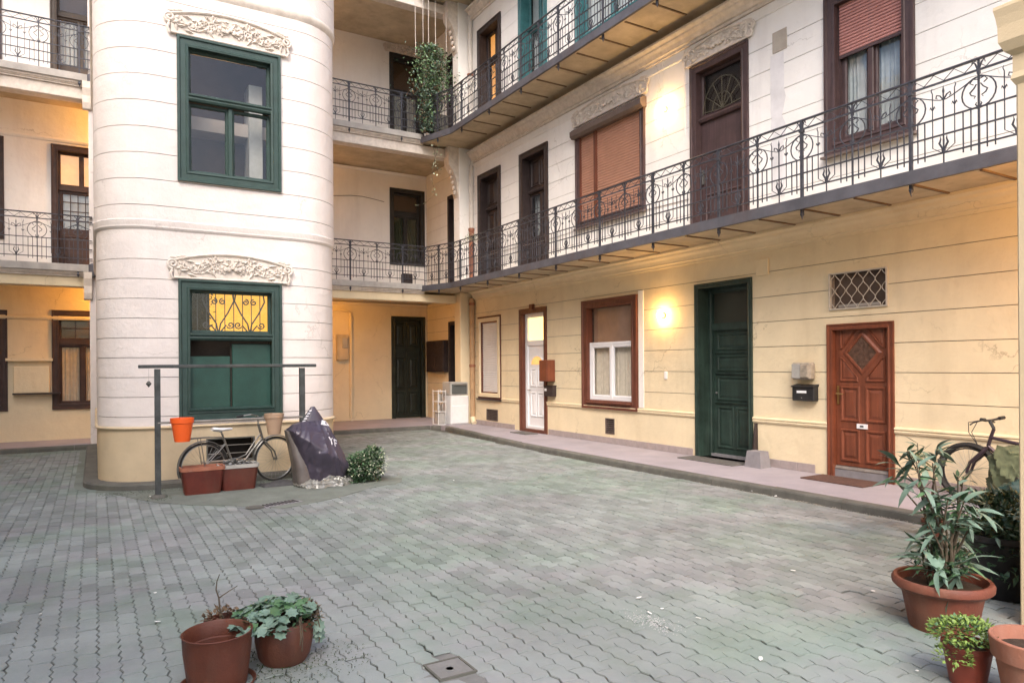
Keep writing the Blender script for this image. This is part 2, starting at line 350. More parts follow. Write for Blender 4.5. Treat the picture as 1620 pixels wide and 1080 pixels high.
def shutter(P, x0, x1, z0, z1, y, m, pitch=.045):
    rows = []; z = z0
    while z < z1:
        for dz, dy in ((0, .012), (.007, .012), (.009, -.006), (pitch * .5, -.012), (pitch - .002, -.006), (pitch - .0005, .012)):
            rows.append([(x0, y + dy, min(z + dz, z1)), (x1, y + dy, min(z + dz, z1))])
        z += pitch
    MB().rings(rows, close=False, cap0=False, cap1=False).build('roller_shutter', m, P)
def leaf_door(P, x0, x1, z0, z1, y, m, panels, name='door_leaf', thick=.04):
    mb = MB().box(x0, x1, y, y + thick, z0, z1)
    o = mb.build(name, m, P)
    for p in panels: MB().panel(x0 + p[0], x0 + p[1], z0 + p[2], z0 + p[3], y - .0015).build('door_panel', m, P)
    return o
def bars(P, x0, x1, z0, z1, y, nx, nz, m, name='glazing_bar', t=.010):
    for i in range(1, nx): x = x0 + (x1 - x0) * i / nx; MB().box(x - t, x + t, y - t, y + t, z0, z1).build(name, m, P)
    for j in range(1, nz): z = z0 + (z1 - z0) * j / nz; MB().box(x0, x1, y - t * .8, y + t * .8, z - t, z + t).build(name, m, P)
def spiral(cx, cz, r0, r1, a0, turns, y, n=14, flip=1):
    return [(cx + flip * (r0 + (r1 - r0) * i / n) * cos(a0 + turns * 2 * pi * i / n), y, cz + (r0 + (r1 - r0) * i / n) * sin(a0 + turns * 2 * pi * i / n)) for i in range(n + 1)]
def relief(T, cx, z0, wdt, hgt, m=STUCCO, seed=1, name='relief_ornament'):
    rr = random.Random(seed); mb = MB(); h2 = wdt / 2; n = 18
    top = lambda u: hgt * (.60 + .32 * max(0, cos(u * pi / 2 * 1.05)) ** .8)
    pts = [(u, top(u)) for u in [-.93 + 1.86 * i / n for i in range(n + 1)]]
    vs = []; fs = []
    for u, t in pts: vs += [(cx + u * h2, -.035, z0), (cx + u * h2, -.035, z0 + t), (cx + u * h2, .01, z0 + t + .0), (cx + u * h2, .01, z0)]
    for i in range(n):
        a = i * 4
        for k in range(4): fs.append((a + k, a + (k + 1) % 4, a + 4 + (k + 1) % 4, a + 4 + k))
    fs += [(0, 1, 2, 3), (n * 4 + 3, n * 4 + 2, n * 4 + 1, n * 4)]
    mb.add(vs, fs)
    mb.tube([(cx + u * h2, -.045, z0 + t) for u, t in pts], .020, 6)
    mb.tube([(cx - .93 * h2, -.04, z0 + .012), (cx + .93 * h2, -.04, z0 + .012)], .014, 6)
    for s in (-1, 1):
        ex = cx + s * .95 * h2
        mb.tube(spiral(ex, z0 + hgt * .50, .075, .012, -pi / 2, 1.6, -.045, 16, s), .018, 6)
        mb.tube([(ex, -.04, z0), (ex + s * .03, -.05, z0 + hgt * .16), (ex + s * .005, -.045, z0 + hgt * .3)], .020, 6)
        for k in range(3):
            mb.ball((ex - s * (.02 + .055 * k), -.05, z0 + hgt * (.72 + .03 * k)), .034, 6, 4, (1.7, .6, .6))
        # leaf scrolls, buds and fruit of one half, mirrored
        rr = random.Random(seed)
        for k in range(5):
            u = .12 + k * .165; x = cx + s * u * h2; zt = z0 + top(u) * (.50 + .12 * rr.uniform(-1, 1))
            mb.tube(spiral(x, zt, .055 + .02 * rr.random(), .012, rr.uniform(0, 6), 1.2 + rr.random() * .5, -.047, 12, s), .0095, 5)
            for q in range(3): mb.ball((x + s * rr.uniform(-.06, .06), -.045, zt + rr.uniform(-.075, .06)), rr.uniform(.018, .03), 6, 4, (1, .8, 1))
        for k in range(30):
            u = rr.uniform(.02, .88); x = cx + s * u * h2; zt = z0 + top(u) * rr.uniform(.16, .88); a = rr.uniform(0, pi); L_ = rr.uniform(.045, .085)
            c, q = cos(a) * s, sin(a)
            mb.add([(x - L_ * c, -.036, zt - L_ * q), (x - q * .026, -.042, zt + c * .026), (x + L_ * c, -.036, zt + L_ * q), (x + q * .026, -.042, zt - c * .026), (x, -.078, zt)], [(0, 1, 4), (1, 2, 4), (2, 3, 4), (3, 0, 4)])
        mb.tube([(cx + s * h2 * u, -.046, z0 + top(u) * (.45 + .2 * sin(u * 9))) for u in [i / 14 * .85 for i in range(15)]], .008, 5)
    for q in range(7): mb.ball((cx + (q - 3) * .05, -.06, z0 + hgt * (.42 + .05 * cos(q * 2.1))), .036, 6, 4, (1, .8, 1))
    return mb.build(name, m, T, smooth=True)

# ------------------------------------------------------------------ railings
def strip_mb(path, wd):       # flat bar along x-z path
    return MB().tube(path, wd, 4)
def mk_ring():
    mb = MB(); c = (.665); mb.tube([(.165 * cos(2 * pi * i / 20), 0, c + .165 * sin(2 * pi * i / 20)) for i in range(20)], .0085, 4, close=True)
    for s in (-1, 1):
        mb.tube([(0, -.004, c + .135), (s * .055, -.004, c + .150), (s * .085, -.004, c + .115), (s * .05, -.004, c + .09)], .007, 4)
        mb.tube([(s * .02, -.004, c + .09), (s * .045, -.004, c + .05), (s * .085, -.004, c + .015), (s * .07, -.004, c - .015), (s * .03, -.004, c - .035), (s * .045, -.004, c - .055)], [.007, .008, .009, .008, .007, .005], 4)
        mb.tube([(0, -.004, c - .165), (s * .03, -.004, c - .12), (s * .02, -.004, c - .10)], [.011, .008, .004], 4)
        mb.tube([(s * .006, -.006, .90), (s * .03, -.006, .97), (s * .058, -.006, 1.0), (s * .066, -.006, .96)], [.010, .010, .008, .004], 4)
    return mb.mesh('ring', IRON)
def mk_post(r, low):
    mb = MB().box(-r, r, -r, r, low, 1.02); mb.box(-r * 1.6, r * 1.6, -r * 1.6, r * 1.6, .86, .90)
    if low < -.05:
        mb.ball((0, 0, low - .01), .030, 6, 4); mb.tube([(0, 0, low - .02), (0, 0, low - .08)], [.02, .004], 5)
    return mb.mesh('post', IRON)
def mk_spear():
    mb = MB().box(-.006, .006, -.006, .006, .0, .80)
    mb.tube([(0, 0, .74), (0, 0, .80), (0, 0, .86)], [.004, .013, .001], 4)
    for s in (-1, 1):
        mb.tube([(0, 0, .70), (s * .035, 0, .755), (s * .07, 0, .77), (s * .078, 0, .74), (s * .06, 0, .73)], [.009, .008, .008, .007, .004], 4)
        mb.tube([(0, 0, .15), (s * .020, 0, .19), (s * .045, 0, .235), (s * .030, 0, .28), (s * .036, 0, .315)], [.013, .012, .012, .008, .002], 4)
    mb.tube([(0, 0, .19), (0, 0, .27), (0, 0, .33)], [.008, .011, .002], 4)
    mb.box(-.017, .017, -.012, .012, .135, .17)
    return mb.mesh('spear', IRON)
def mk_hex():
    mb = MB()
    for s in (-1, 1):
        mb.tube([(s * .115, 0, .80), (s * .115, 0, .20), (s * .02, 0, .130)], .006, 4)
        mb.tube([(s * .115, 0, .80), (s * .128, 0, .835), (s * .118, 0, .86)], [.006, .006, .002], 4)
        for q in (-1, 1): mb.tube([(s * .115, 0, .62), (s * .115 + q * .022, 0, .655), (s * .115 + q * .03, 0, .63)], [.008, .009, .002], 4)
    return mb.mesh('hexagon_bar', IRON)
ME_RING, ME_POST, ME_POSTT, ME_SPEAR, ME_HEX = mk_ring(), mk_post(.009, -.04), mk_post(.017, -.20), mk_spear(), mk_hex()
ME_BAL = MB().box(-.0055, .0055, -.0055, .0055, .075, .512).mesh('baluster', IRON)
def railing(T, p0, p1, z, first, thick_first, per=.71):
    d = Vector((p1[0] - p0[0], p1[1] - p0[1])); Ln = d.length; rz = atan2(d.y, d.x)
    loc, rot = rel(T, (p0[0], p0[1], z), rz)
    P = MB().bbox(0, Ln, -.02, .02, 1.005, 1.028, .005).build('railing', IRON, T, loc, rot)
    for zz, t in ((.90, .010), (.51, .008), (.325, .008), (.125, .008)): MB().box(0, Ln, -.010, .010, zz - t, zz + t).build('rail', IRON, P)
    n = max(2, round(Ln / .105)); MB().tube([(Ln * i / n, 0, .912 if i % 2 else 1.0) for i in range(n + 1)], .0055, 4, caps=False).build('lattice', IRON, P)
    s = first; k = 0; cs = []
    while s <= Ln + .01:
        cs.append(s)
        inst(ME_POSTT if (k % 2 == 0) == thick_first else ME_POST, 'post', P, (s, 0, 0)); inst(ME_RING, 'ring', P, (s, 0, 0))
        for q in (-.155, -.078, .078, .155):
            if 0 < s + q < Ln: inst(ME_BAL, 'baluster', P, (s + q, 0, 0))
        s += per; k += 1
    t = first - per / 2
    while t < Ln:
        if t > .06 and t < Ln - .06: inst(ME_SPEAR, 'spear', P, (t, 0, 0)); inst(ME_HEX, 'hexagon_bar', P, (t, 0, 0))
        t += per
    pts = []; a = 0.0
    while a <= Ln: u = ((a - first) / per) % 1; pts.append((a, .004, .70 + .15 * (abs(2 * u - 1)) ** 1.25)); a += per / 12
    if len(pts) > 2: MB().tube(pts, .0065, 4).build('scroll_band', IRON, P)
    return P

# ================================================================== GROUND
ground = MB().quad((-60, -60, -.03), (60, -60, -.03), (60, 60, -.03), (-60, 60, -.03)).build('ground', JOINT, kind='structure')
TX0, TX1, TY0, TR = .03, 3.48, 11.1, .75
def rrect(off=0, yb=17.2, n=9, r=TR):
    x0, x1, y0, rr = TX0 - off, TX1 + off, TY0 - off, r + off; P = [(x0, yb)]
    for i in range(n + 1): a = pi + pi / 2 * i / n; P.append((x0 + rr + rr * cos(a), y0 + rr + rr * sin(a)))
    for i in range(n + 1): a = 1.5 * pi + pi / 2 * i / n; P.append((x1 - rr + rr * cos(a), y0 + rr + rr * sin(a)))
    return P + [(x1, yb)] if off == 0 else P + [(x1, yb)]
# paving stones: wavy interlocking blocks in rows that run away from the camera
court = MB().quad((-4.2, -3, -.012), (7.6, -3, -.012), (7.6, 17.4, -.012), (-4.2, 17.4, -.012)).build('courtyard_floor', JOINT, kind='structure')
PL, PW = .225, .1125
def paver_outline(j=.0022):
    a = .009; xs = []
    hw, hl = PW / 2 - j, PL / 2 - j
    right = [(hw - a, -hl), (hw + a, -hl / 2), (hw - a, 0), (hw + a, hl / 2), (hw - a, hl)]
    top_ = [(0, hl + a * .9)]
    left = [(-hw - a, hl), (-hw + a, hl / 2), (-hw - a, 0), (-hw + a, -hl / 2), (-hw - a, -hl)]
    bot = [(0, -hl + a * .9)]
    return right + top_ + left + bot
def paver_mb(mb, cx, cy, dz, tx, ty, rot=0):
    o = paver_outline(); n = len(o); c, s_ = cos(rot), sin(rot)
    vs = []
    for k, (sc_, z) in enumerate(((1.0, -.008), (.965, 0))):
        for x, y in o:
            x2, y2 = (x * c - y * s_) * (sc_ if k else 1), (x * s_ + y * c) * (1 - (1 - sc_) * .5 if k else 1)
            vs.append((cx + x2, cy + y2, z + dz + x2 * tx + y2 * ty))
    mb.add(vs, [tuple(range(n, 2 * n))] + [(i, (i + 1) % n, n + (i + 1) % n, n + i) for i in range(n)])
def kerbX(y):
    pts = [(-3.2, 7.47), (8, 7.47), (11, 7.49), (12.4, 7.53), (13.6, 7.63), (15.2, 7.85), (17.3, 8.0)]
    for (a, b), (c, d) in zip(pts[:-1], pts[1:]):
        if a <= y <= c: return b + (d - b) * (y - a) / (c - a)
    return 7.47
def in_tower(x, y, off=.2):
    if y < TY0 - off or x < TX0 - off or x > TX1 + off: return False
    for cx, s in ((TX0 + TR, -1), (TX1 - TR, 1)):
        if (x - cx) * s > 0 and y < TY0 + TR and hypot(x - cx, y - TY0 - TR) > TR + off: return False
    return True
def visible(x, y):
    p = Vector((x, y, -CAMH)); d = p.dot(fw)
    if d < .5: return False
    u = PX + F * p.dot(rt) / d; v = PY + F * CAMH / d
    return -20 < u < 1640 and v < 1100
COVER_C = (1.70, 3.54)
sites = []
r_ = 0; x = -4.1
while x < 7.6:
    y = -2.9 + (r_ % 2) * PL / 2 + (PL / 4 if r_ % 4 > 1 else 0) * 0
    while y < 17.25:
        if x < kerbX(y) - .02 and not in_tower(x, y) and not (abs(x - COVER_C[0]) < .11 and abs(y - COVER_C[1]) < .15): sites.append((x, y))
        y += PL
    x += PW; r_ += 1
vis = sorted([s for s in sites if visible(*s)], key=lambda s: hypot(s[0], s[1]))[:298]; near = set(vis)
pm = []
for k in range(8):
    mb = MB(); paver_mb(mb, 0, 0, 0, R.uniform(-.02, .02), R.uniform(-.015, .015)); pm.append(mb.mesh('paving_stone', PAVER))
far = MB()
for s in sites:
    dz = R.gauss(0, .0022); jx, jy = R.gauss(0, .0012), R.gauss(0, .002)
    if s in near: inst(pm[R.randrange(8)], 'paving_stone', court, (s[0] + jx, s[1] + jy, dz), (0, 0, R.gauss(0, .012)))
    else: paver_mb(far, s[0] + jx, s[1] + jy, dz, R.gauss(0, .01), R.gauss(0, .008), R.gauss(0, .010))
far.build('paving_stones', PAVER, court, kind='stuff')

# sidewalk with kerb stones
ysw = [-3, 1, 4, 7, 9, 11, 12.4, 13.6, 14.4, 15.2, 16.2, 17.3]
poly = [(kerbX(y) + .12, y) for y in ysw[:-1]] + [(7.92, 17.05), (7.75, 17.32), (3.3, 17.32), (3.3, 20.3), (9.3, 20.3), (9.3, -3)]
sw = MB().prism(poly, -.02, .10).build('sidewalk', WALK, kind='structure')
MB().prism([(-4.3, 17.32), (-4.3, 19), (.6, 19), (.6, 17.32)], -.02, .10).build('sidewalk', WALK, kind='structure')
kb = thing('kerb', '', 'kerb'); del kb['label']; del kb['category']; kb['kind'] = 'structure'
def kerb_run(path, step=1.0, wd=.13, h=.098):
    for (a, b) in zip(path[:-1], path[1:]):
        d = Vector((b[0] - a[0], b[1] - a[1])); L_ = d.length; n = max(1, round(L_ / step)); u = d / L_; nr = Vector((-u.y, u.x))
        for i in range(n):
            s0, s1 = L_ * i / n + .003, L_ * (i + 1) / n - .003; z1 = h + R.uniform(-.004, .004)
            mb = MB(); sec = [(0, -.02), (.004, z1 - .03), (.012, z1 - .012), (.03, z1), (wd, z1 + .001), (wd, -.02)]
            rows = []
            for s in (s0, s1): rows.append([(a[0] + u.x * s + nr.x * q, a[1] + u.y * s + nr.y * q, z) for q, z in sec])
            mb.rings(rows).build('kerb_stone', KERB, kb)
kerb_run([(3.3, 17.18), (7.74, 17.18), (7.93, 16.95)]); 
kerb_run([(kerbX(y) if y > -3 else 7.47, y) for y in [-3, 4, 8, 11, 12.4, 13.6, 15.2, 16.95]][::-1])
kerb_run([(-4.3, 17.18), (.6, 17.18)])
# low rounded step round the tower
mb = MB(); P0 = rrect(.19); P1 = rrect(.165); P2 = rrect(-.02)
mb.rings([[(x, y, -.02) for x, y in P0], [(x, y, .07) for x, y in P0], [(x, y, .095) for x, y in P1], [(x, y, .10) for x, y in P2]], close=False, cap0=False, cap1=False)
mb.build('tower_kerb', KERB, kb, smooth=True)
APM = mat('cement_apron_mat', (.165, .185, .165), .9, .2, 2.5, .45, 60, stain=.4, stain_col=(.09, .115, .08), lowb=4)
MB().prism([(x, y) for x, y in rrect(.30)], -.02, .004).build('cement_apron', APM, kb)
ap = [(.20, 10.9), (.42, 10.35), (.62, 9.9), (1.0, 9.45), (1.5, 9.05), (1.95, 8.62), (2.35, 8.75), (2.8, 9.0), (3.3, 9.35), (3.85, 9.62), (4.0, 9.95), (3.75, 10.4), (3.5, 10.9)]
MB().prism([(x + .03 * noise.noise(Vector((x * 5, y * 5, 0))), y + .03 * noise.noise(Vector((y * 5, x * 5, 0)))) for x, y in ap], -.02, .006).build('cement_apron', APM, kb)

# ================================================================== STAIR TOWER
TW = thing('stair_tower', 'pale pink rendered stair tower with rounded corners and green windows', 'tower', (0, TY0, 0))
up_w, lo_w = (1.04, 2.49, 4.40, 6.50), (1.05, 2.49, .92, 2.99)
cel = (1.40, 2.08, .30, .66)
th = [up_w, lo_w, cel, (1.04, 2.49, 8.4, 10.5)]
def rr_path(off, y0l=None, n=9):
    return [(x, y - TY0) for x, y in rrect(off)]
def tower_band(za, zb, off, holes, m, name):
    # flat middle built as cells, rounded sides as strips
    mb = MB(); P = rr_path(off); k = 10
    left = P[:k + 1]; right = P[k + 1:]
    xl, xr, yf = left[-1][0], right[0][0], left[-1][1]
    cells(mb, xl, xr, za, zb, holes, yf, yf + .05)
    for part in (left, right):
        inner = [(x, y) for x, y in part]
        mb.rings([[(x, y, za) for x, y in part], [(x, y, zb) for x, y in part]], close=False, cap0=False, cap1=False)
        cx = TX0 + TR if part is left else TX1 - TR
        q = [(x + (cx - x) * .08, y + (TR - y) * .08 if y < TR else y) for x, y in part]
        for z in (za, zb): mb.rings([[(x, y, z) for x, y in part], [(x, y, z) for x, y in q]], close=False, cap0=False, cap1=False)
    mb.build(name, m, TW, smooth=True)
tb = [.86, 1.01, 1.29, 1.57, 1.85, 2.13, 2.41, 2.69, 2.97, 3.25, 3.70]
for a, b in zip(tb[:-1], tb[1:]): tower_band(a + .0045, b - .0045, 0, th, TOWER, 'plaster_course')
tb = [3.70, 4.01, 4.38, 4.75, 5.12, 5.49, 5.86, 6.22, 6.59, 6.96, 7.2]
for a, b in zip(tb[:-1], tb[1:]): tower_band(a + .0045, b - .0045, .03, th, TOWER, 'plaster_course')
tb = [7.2, 7.6, 8.0, 8.4, 8.8, 9.2, 9.6, 10, 10.4, 10.8, 11.2, 15]
for a, b in zip(tb[:-1], tb[1:]): tower_band(a + .0045, b - .0045, .06, th, TOWER, 'plaster_course')
tower_band(0, .86, .0, th, BASE, 'tower_base')
tower_band(.0, 15, -.016, th, GROOVE_L, 'wall')
def ledge(z0, z1, prof, m, name):
    rows = []
    for off, z in prof: rows.append([(x, y, z) for x, y in rr_path(off)])
    MB().rings(rows, close=False, cap0=False, cap1=False).build(name, m, TW, smooth=True)
ledge(0, 0, [(.0, .83), (.025, .835), (.035, .85), (.025, .868), (.0, .875)], BASE, 'base_moulding')
ledge(0, 0, [(.0, 3.67), (.022, 3.69), (.028, 3.72), (.036, 3.75), (.042, 3.80), (.03, 3.812)], TOWER, 'string_course')
ledge(0, 0, [(.03, 7.13), (.055, 7.17), (.065, 7.2), (.07, 7.24), (.06, 7.26)], STUCCO, 'string_course')
# upper window
def tower_window(z0, z1, lit):
    x0, x1 = 1.04, 2.49; y = 0 - (.03 if z0 > 3 else 0)
    off = bpy.data.objects.new
    P = casing(TW, 'window', x0, x1, z0, z1, GWIN, .15, .16, .045)
    P.location = (0, y, 0)
    a, b, c, d = x0 + .15, x1 - .15, z0 + .15, z1 - .15
    tz = c + (d - c) * (.60 if not lit else .615)
    MB().extr([(.02, tz - .06), (-.02, tz - .05), (-.035, tz - .02), (-.03, tz), (-.05, tz + .02), (-.05, tz + .045), (.10, tz + .06)], a, b).build('transom', GWIN, P)
    mid = (a + b) / 2
    sash(P, a, b, tz + .055, d, .07, GWIN, .04, GLASSD)
    if not lit:
        sash(P, a, mid - .02, c, tz - .06, .07, GWIN, .045, GLASSD); sash(P, mid + .02, b, c, tz - .06, .07, GWIN, .045, GLASSD)
        MB().bbox(mid - .035, mid + .035, .02, .07, c, tz - .055, .012).build('mullion', GWIN, P)
        backing(P, a - .3, b + .3, c - .3, d + .3, .95, DARKW)
        MB().box(a - .3, b + .3, .5, .92, c + .78, c + .98).build('reflected_band', mat('reflected_band_mat', (.42, .40, .40), .9), P)  # pale band reflected in the glass, built as a slab behind it
        MB().box(b - .24, b - .04, .4, .8, c, tz + .5).build('inner_wall', CURTW, P)
    else:
        backing(P, a - .4, b + .4, tz - .1, d + .4, .75, GLOWH)
        MB().box(a - .4, a + .34, .55, .70, tz - .05, d + .3).build('inner_wall', DARK, P)
        g = MB(); y2 = .22; h = d - tz - .05; zb = tz + .05
        for i in range(1, 9):
            xx = a + (b - a) * i / 9; g.box(xx - .006, xx + .006, y2 - .006, y2 + .006, zb, d)
        g.box(a, b, y2 - .008, y2 + .008, zb + .02, zb + .035); 
        for cx, s in ((a + .42, 1), (a + .42, -1), (b - .28, 1), (b - .28, -1)):
            g.tube([(cx, y2, zb), (cx + s * .03, y2, zb + h * .25), (cx + s * .13, y2, zb + h * .5), (cx + s * .22, y2, zb + h * .8), (cx + s * .2, y2, zb + h)], .014, 4)
            g.tube([(cx, y2, zb)] + spiral(cx + s * .17, zb + h * .22, .06, .01, pi, 1.4, y2, 12, s), .013, 4)
            g.tube(spiral(cx + s * .06, zb + h * .78, .05, .01, pi / 2, 1.3, y2, 12, s), .013, 4)
        g.build('scroll_grille', IRON, P, kind='stuff')
        # potted plant silhouettes on the sill inside
        rr = random.Random(4); lf = MB()
        for i in range(160):
            px, pz = a + rr.uniform(0, .36), zb + rr.uniform(-.02, h * 1.0); an = rr.uniform(0, pi); L_ = rr.uniform(.03, .07)
            lf.quad((px, .30, pz), (px + L_ * .5 * cos(an) - .015, .29, pz + L_ * .5 * sin(an)), (px + L_ * cos(an), .31, pz + L_ * sin(an)), (px + L_ * .5 * cos(an) + .015, .32, pz + L_ * .5 * sin(an)))
        lf.build('window_plant', mat('leaf_shade', (.02, .03, .018), .7), P, kind='stuff')
        backing(P, a - .4, b + .4, c - .3, tz - .0, .32, DARK)
        # green boards behind the panes
        MB().bbox(a + .0, mid - .012, .085, .115, c, c + .80, .01).build('board', GBOARD, P)
        MB().bbox(mid + .012, b, .075, .115, c + .02, tz - .10, .01).build('board', GBOARD, P)
        MB().box(mid - .011, mid + .011, .10, .118, c, tz - .06).build('mullion', DARK, P)
        MB().extr([(.06, c), (-.045, c - .005), (-.055, c + .02), (.06, c + .045)], a - .02, b + .02).build('sill', GWIN, P)
tower_window(*up_w[2:], False); tower_window(*lo_w[2:], True); 
P = casing(TW, 'window', 1.04, 2.49, 8.4, 10.5, GWIN, .15, .16, .045); P.location = (0, -.06, 0); sash(P, 1.19, 2.34, 8.55, 10.35, .07, GWIN, .045, GLASSD); backing(P, 1, 2.5, 8.4, 10.5, .5, DARKW)
o = relief(TW, 1.765, 6.50, 1.72, .44, seed=3); o.location = (0, -.03, 0)
relief(TW, 1.775, 2.99, 1.70, .42, seed=3)
o = MB().box(cel[0], cel[1], .25, .27, cel[2], cel[3]); o.build('cellar_opening', DARK, TW)
MB().ring(cel[0], cel[1], cel[2], cel[3], [(0, .0), (0, -.01), (.02, -.01), (.02, .1)]).build('cellar_frame', KERB, TW)
for i in range(1, 3): zz = cel[2] + (cel[3] - cel[2]) * i / 3; MB().box(cel[0], cel[1], .04, .052, zz - .006, zz + .006).build('cellar_bar', GAL, TW)

# ================================================================== RIGHT WING (front faces -X)
RWG = thing('apartment_wing', 'long right hand apartment wing with iron balconies and red, green and white doors', 'building', (9, 0, 0), -pi / 2)
def O(ya, yb, z0, z1): return (-yb, -ya, z0, z1)
rows_ = dict(
    gsh=O(15.55, 16.80, .82, 3.02), gwd=O(13.42, 14.62, .10, 3.07), gbw=O(10.27, 12.04, .79, 3.06), ggd=O(7.54, 8.77, .10, 3.08),
    ggr=O(5.33, 6.18, 2.45, 2.97), grd=O(5.25, 6.22, .10, 2.25), gbk=O(17.55, 18.62, .10, 3.0), gv1=O(15.74, 16.35, .25, .55), gv2=O(11.0, 11.29, .29, .61),
    fA=O(15.50, 16.72, 3.86, 6.86), fB=O(13.32, 14.56, 3.86, 6.86), fC=O(10.02, 12.22, 4.64, 6.80), fD=O(7.58, 8.84, 3.86, 6.88), fE=O(4.95, 6.22, 4.64, 6.90), fbk=O(17.55, 18.62, 3.9, 6.7),
    sA=O(15.43, 16.68, 7.84, 10.78), sF=O(13.32, 14.55, 7.84, 11.0), sG=O(9.9, 12.2, 8.55, 10.95), sD=O(7.58, 8.84, 7.84, 10.86), sE=O(4.95, 6.22, 8.62, 10.9), sbk=O(17.55, 18.62, 7.9, 10.8))
def shrink(h, e=.012): return (h[0] + e, h[1] - e, h[2] + (e if h[2] > .2 else 0), h[3] - e)
bnd = [0, .81] + [1.18 + .39 * k for k in range(6)] + [3.52, 3.86] + [4.33 + .385 * k for k in range(7)] + [7.28, 7.84] + [8.31 + .385 * k for k in range(7)] + [11.26, 12.2, 14.5]
facade(RWG, -20.2, 3, 14.5, [shrink(h) for h in rows_.values()], bnd, lambda z: CREAM if z < 3.86 else WHITE)
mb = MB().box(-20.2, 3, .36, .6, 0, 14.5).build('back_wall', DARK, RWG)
# plinth tiles, chair moulding, cornices, architrave
gh = [rows_[k] for k in ('gwd', 'ggd', 'grd', 'gbk')]
tz1 = .225; x = -17.0
tm = MB().bbox(-.149, .149, -.018, .0, .10, tz1, .004).mesh('tile', TILE)
while x < 0:
    c = x + .151
    if not any(h[0] - .14 < c < h[1] + .14 for h in gh): inst(tm, 'tile', RWG, (c, 0, 0))
    x += .302
def spans(x0, x1, hs):
    s = [x0]; 
    for h in sorted(hs): s += [h[0], h[1]]
    s.append(x1); return [(a, b) for a, b in zip(s[::2], s[1::2]) if b > a]
for a, b in spans(-15.52, 3, [rows_['gwd'], rows_['ggd'], rows_['grd']]):
    MB().extr([(.005, .765), (-.022, .775), (-.03, .80), (-.02, .812), (-.036, .83), (-.03, .85), (.005, .86)], a + .004, b - .004).build('chair_moulding', CREAM, RWG)
COR = [(.005, .0), (-.03, .0), (-.035, .045), (-.075, .055), (-.08, .085), (-.10, .13), (-.15, .17), (-.16, .20), (-.24, .225), (-.24, .262), (.005, .262)]
for zb, a, b in ((3.46, -16.9, 3), (7.30 - .02, -17.0, 3), (11.2, -17.0, 3)):
    MB().extr([(y, zb + z * (1 if zb < 4 else 1.0)) for y, z in COR], a, b).build('cornice', CREAM if zb < 4 else STUCCO, RWG)
MB().extr([(.003, 7.10), (-.012, 7.105), (-.018, 7.12), (-.012, 7.135), (.003, 7.14)], -16.9, 3).build('picture_moulding', WHITE, RWG)
MB().box(-10.25, -10.11, -.012, .003, .87, 3.12).build('architrave_band', WHITE, RWG)
relief(RWG, -11.1, 6.84, 2.45, .40, seed=5); relief(RWG, -8.21, 6.90, 1.50, .36, seed=6)
# balconies
for zt, nm in ((3.86, 'first'), (7.84, 'second'), (11.82, 'third')):
    pl = [(0 - (-3), 0), (3, -1.05), (-16.2, -1.05), (-17.3, -1.40), (-17.3, 0)]
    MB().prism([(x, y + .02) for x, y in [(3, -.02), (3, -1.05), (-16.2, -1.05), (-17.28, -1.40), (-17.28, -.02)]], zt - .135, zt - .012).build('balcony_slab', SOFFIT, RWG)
    fa = [(3, -1.05), (-16.2, -1.05), (-17.3, -1.41)]; fo = []
    mb = MB()
    for (a, b) in zip(fa[:-1], fa[1:]):
        d = Vector((b[0] - a[0], b[1] - a[1])).normalized(); nr = Vector((d.y, -d.x)) * -1
        sec = [(0, zt - .15), (0, zt - .14), (.028, zt - .138), (.03, zt - .012), (0, zt - .008), (0, zt), (.05, zt), (.05, zt - .15)]
        rw = []
        for p in (a, b): rw.append([(p[0] + nr.x * (q - .0), p[1] + nr.y * (q - .0), z) for q, z in sec])
        mb.rings(rw)
    mb.build('fascia', FASCIA, RWG)
    y = 3.02
    k = 0
    while y < 16.4:
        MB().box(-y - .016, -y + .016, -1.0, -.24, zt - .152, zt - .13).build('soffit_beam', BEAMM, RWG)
        y += .71
railing(RWG, (7.965, 16.19), (7.965, 2.5), 3.86, 16.19 - (4.44 + 1.42 * 8) + .0, True)
railing(RWG, (7.965, 16.19), (7.965, 4.0), 7.84, 16.19 - (4.30 + 1.42 * 8) + .0, True)
for zt in (3.87, 7.85): railing(RWG, (7.62, 17.26), (7.96, 16.20), zt, .02, False, .55)

# --- ground floor openings
P = casing(RWG, 'window', *rows_['gsh'], RFR, .05, .10, .02); h = rows_['gsh']
MB().ring(h[0] + .05, h[1] - .05, h[2] + .05, h[3] - .05, [(0, .05), (0, -.045), (.085, -.045), (.10, -.02), (.10, .10)]).build('frame', CREAM, P)
MB().ring(h[0] + .15, h[1] - .15, h[2] + .15, h[3] - .15, [(0, .05), (0, .0), (.03, .0), (.03, .10)]).build('frame', RFR, P)
shutter(P, h[0] + .18, h[1] - .18, h[2] + .17, h[3] - .17, .05, SHUTW, .05)
MB().box(h[0] - .03, h[1] + .03, -.06, .01, h[2] - .04, h[2] + .0).build('sill', BRN, P)
for k in ('gv1', 'gv2'):
    h = rows_[k]; P = MB().ring(*h, [(0, .012), (0, -.01), (.02, -.01), (.02, .06)]).build('vent', SHBOX, RWG)
    backing(P, *h, .08, DARK)
    n = 6
    for i in range(n): zz = h[2] + .03 + (h[3] - h[2] - .06) * (i + .5) / n; MB().quad((h[0] + .02, .0, zz - .014), (h[1] - .02, .0, zz - .014), (h[1] - .02, .04, zz + .014), (h[0] + .02, .04, zz + .014)).build('louvre', SHBOX, P)
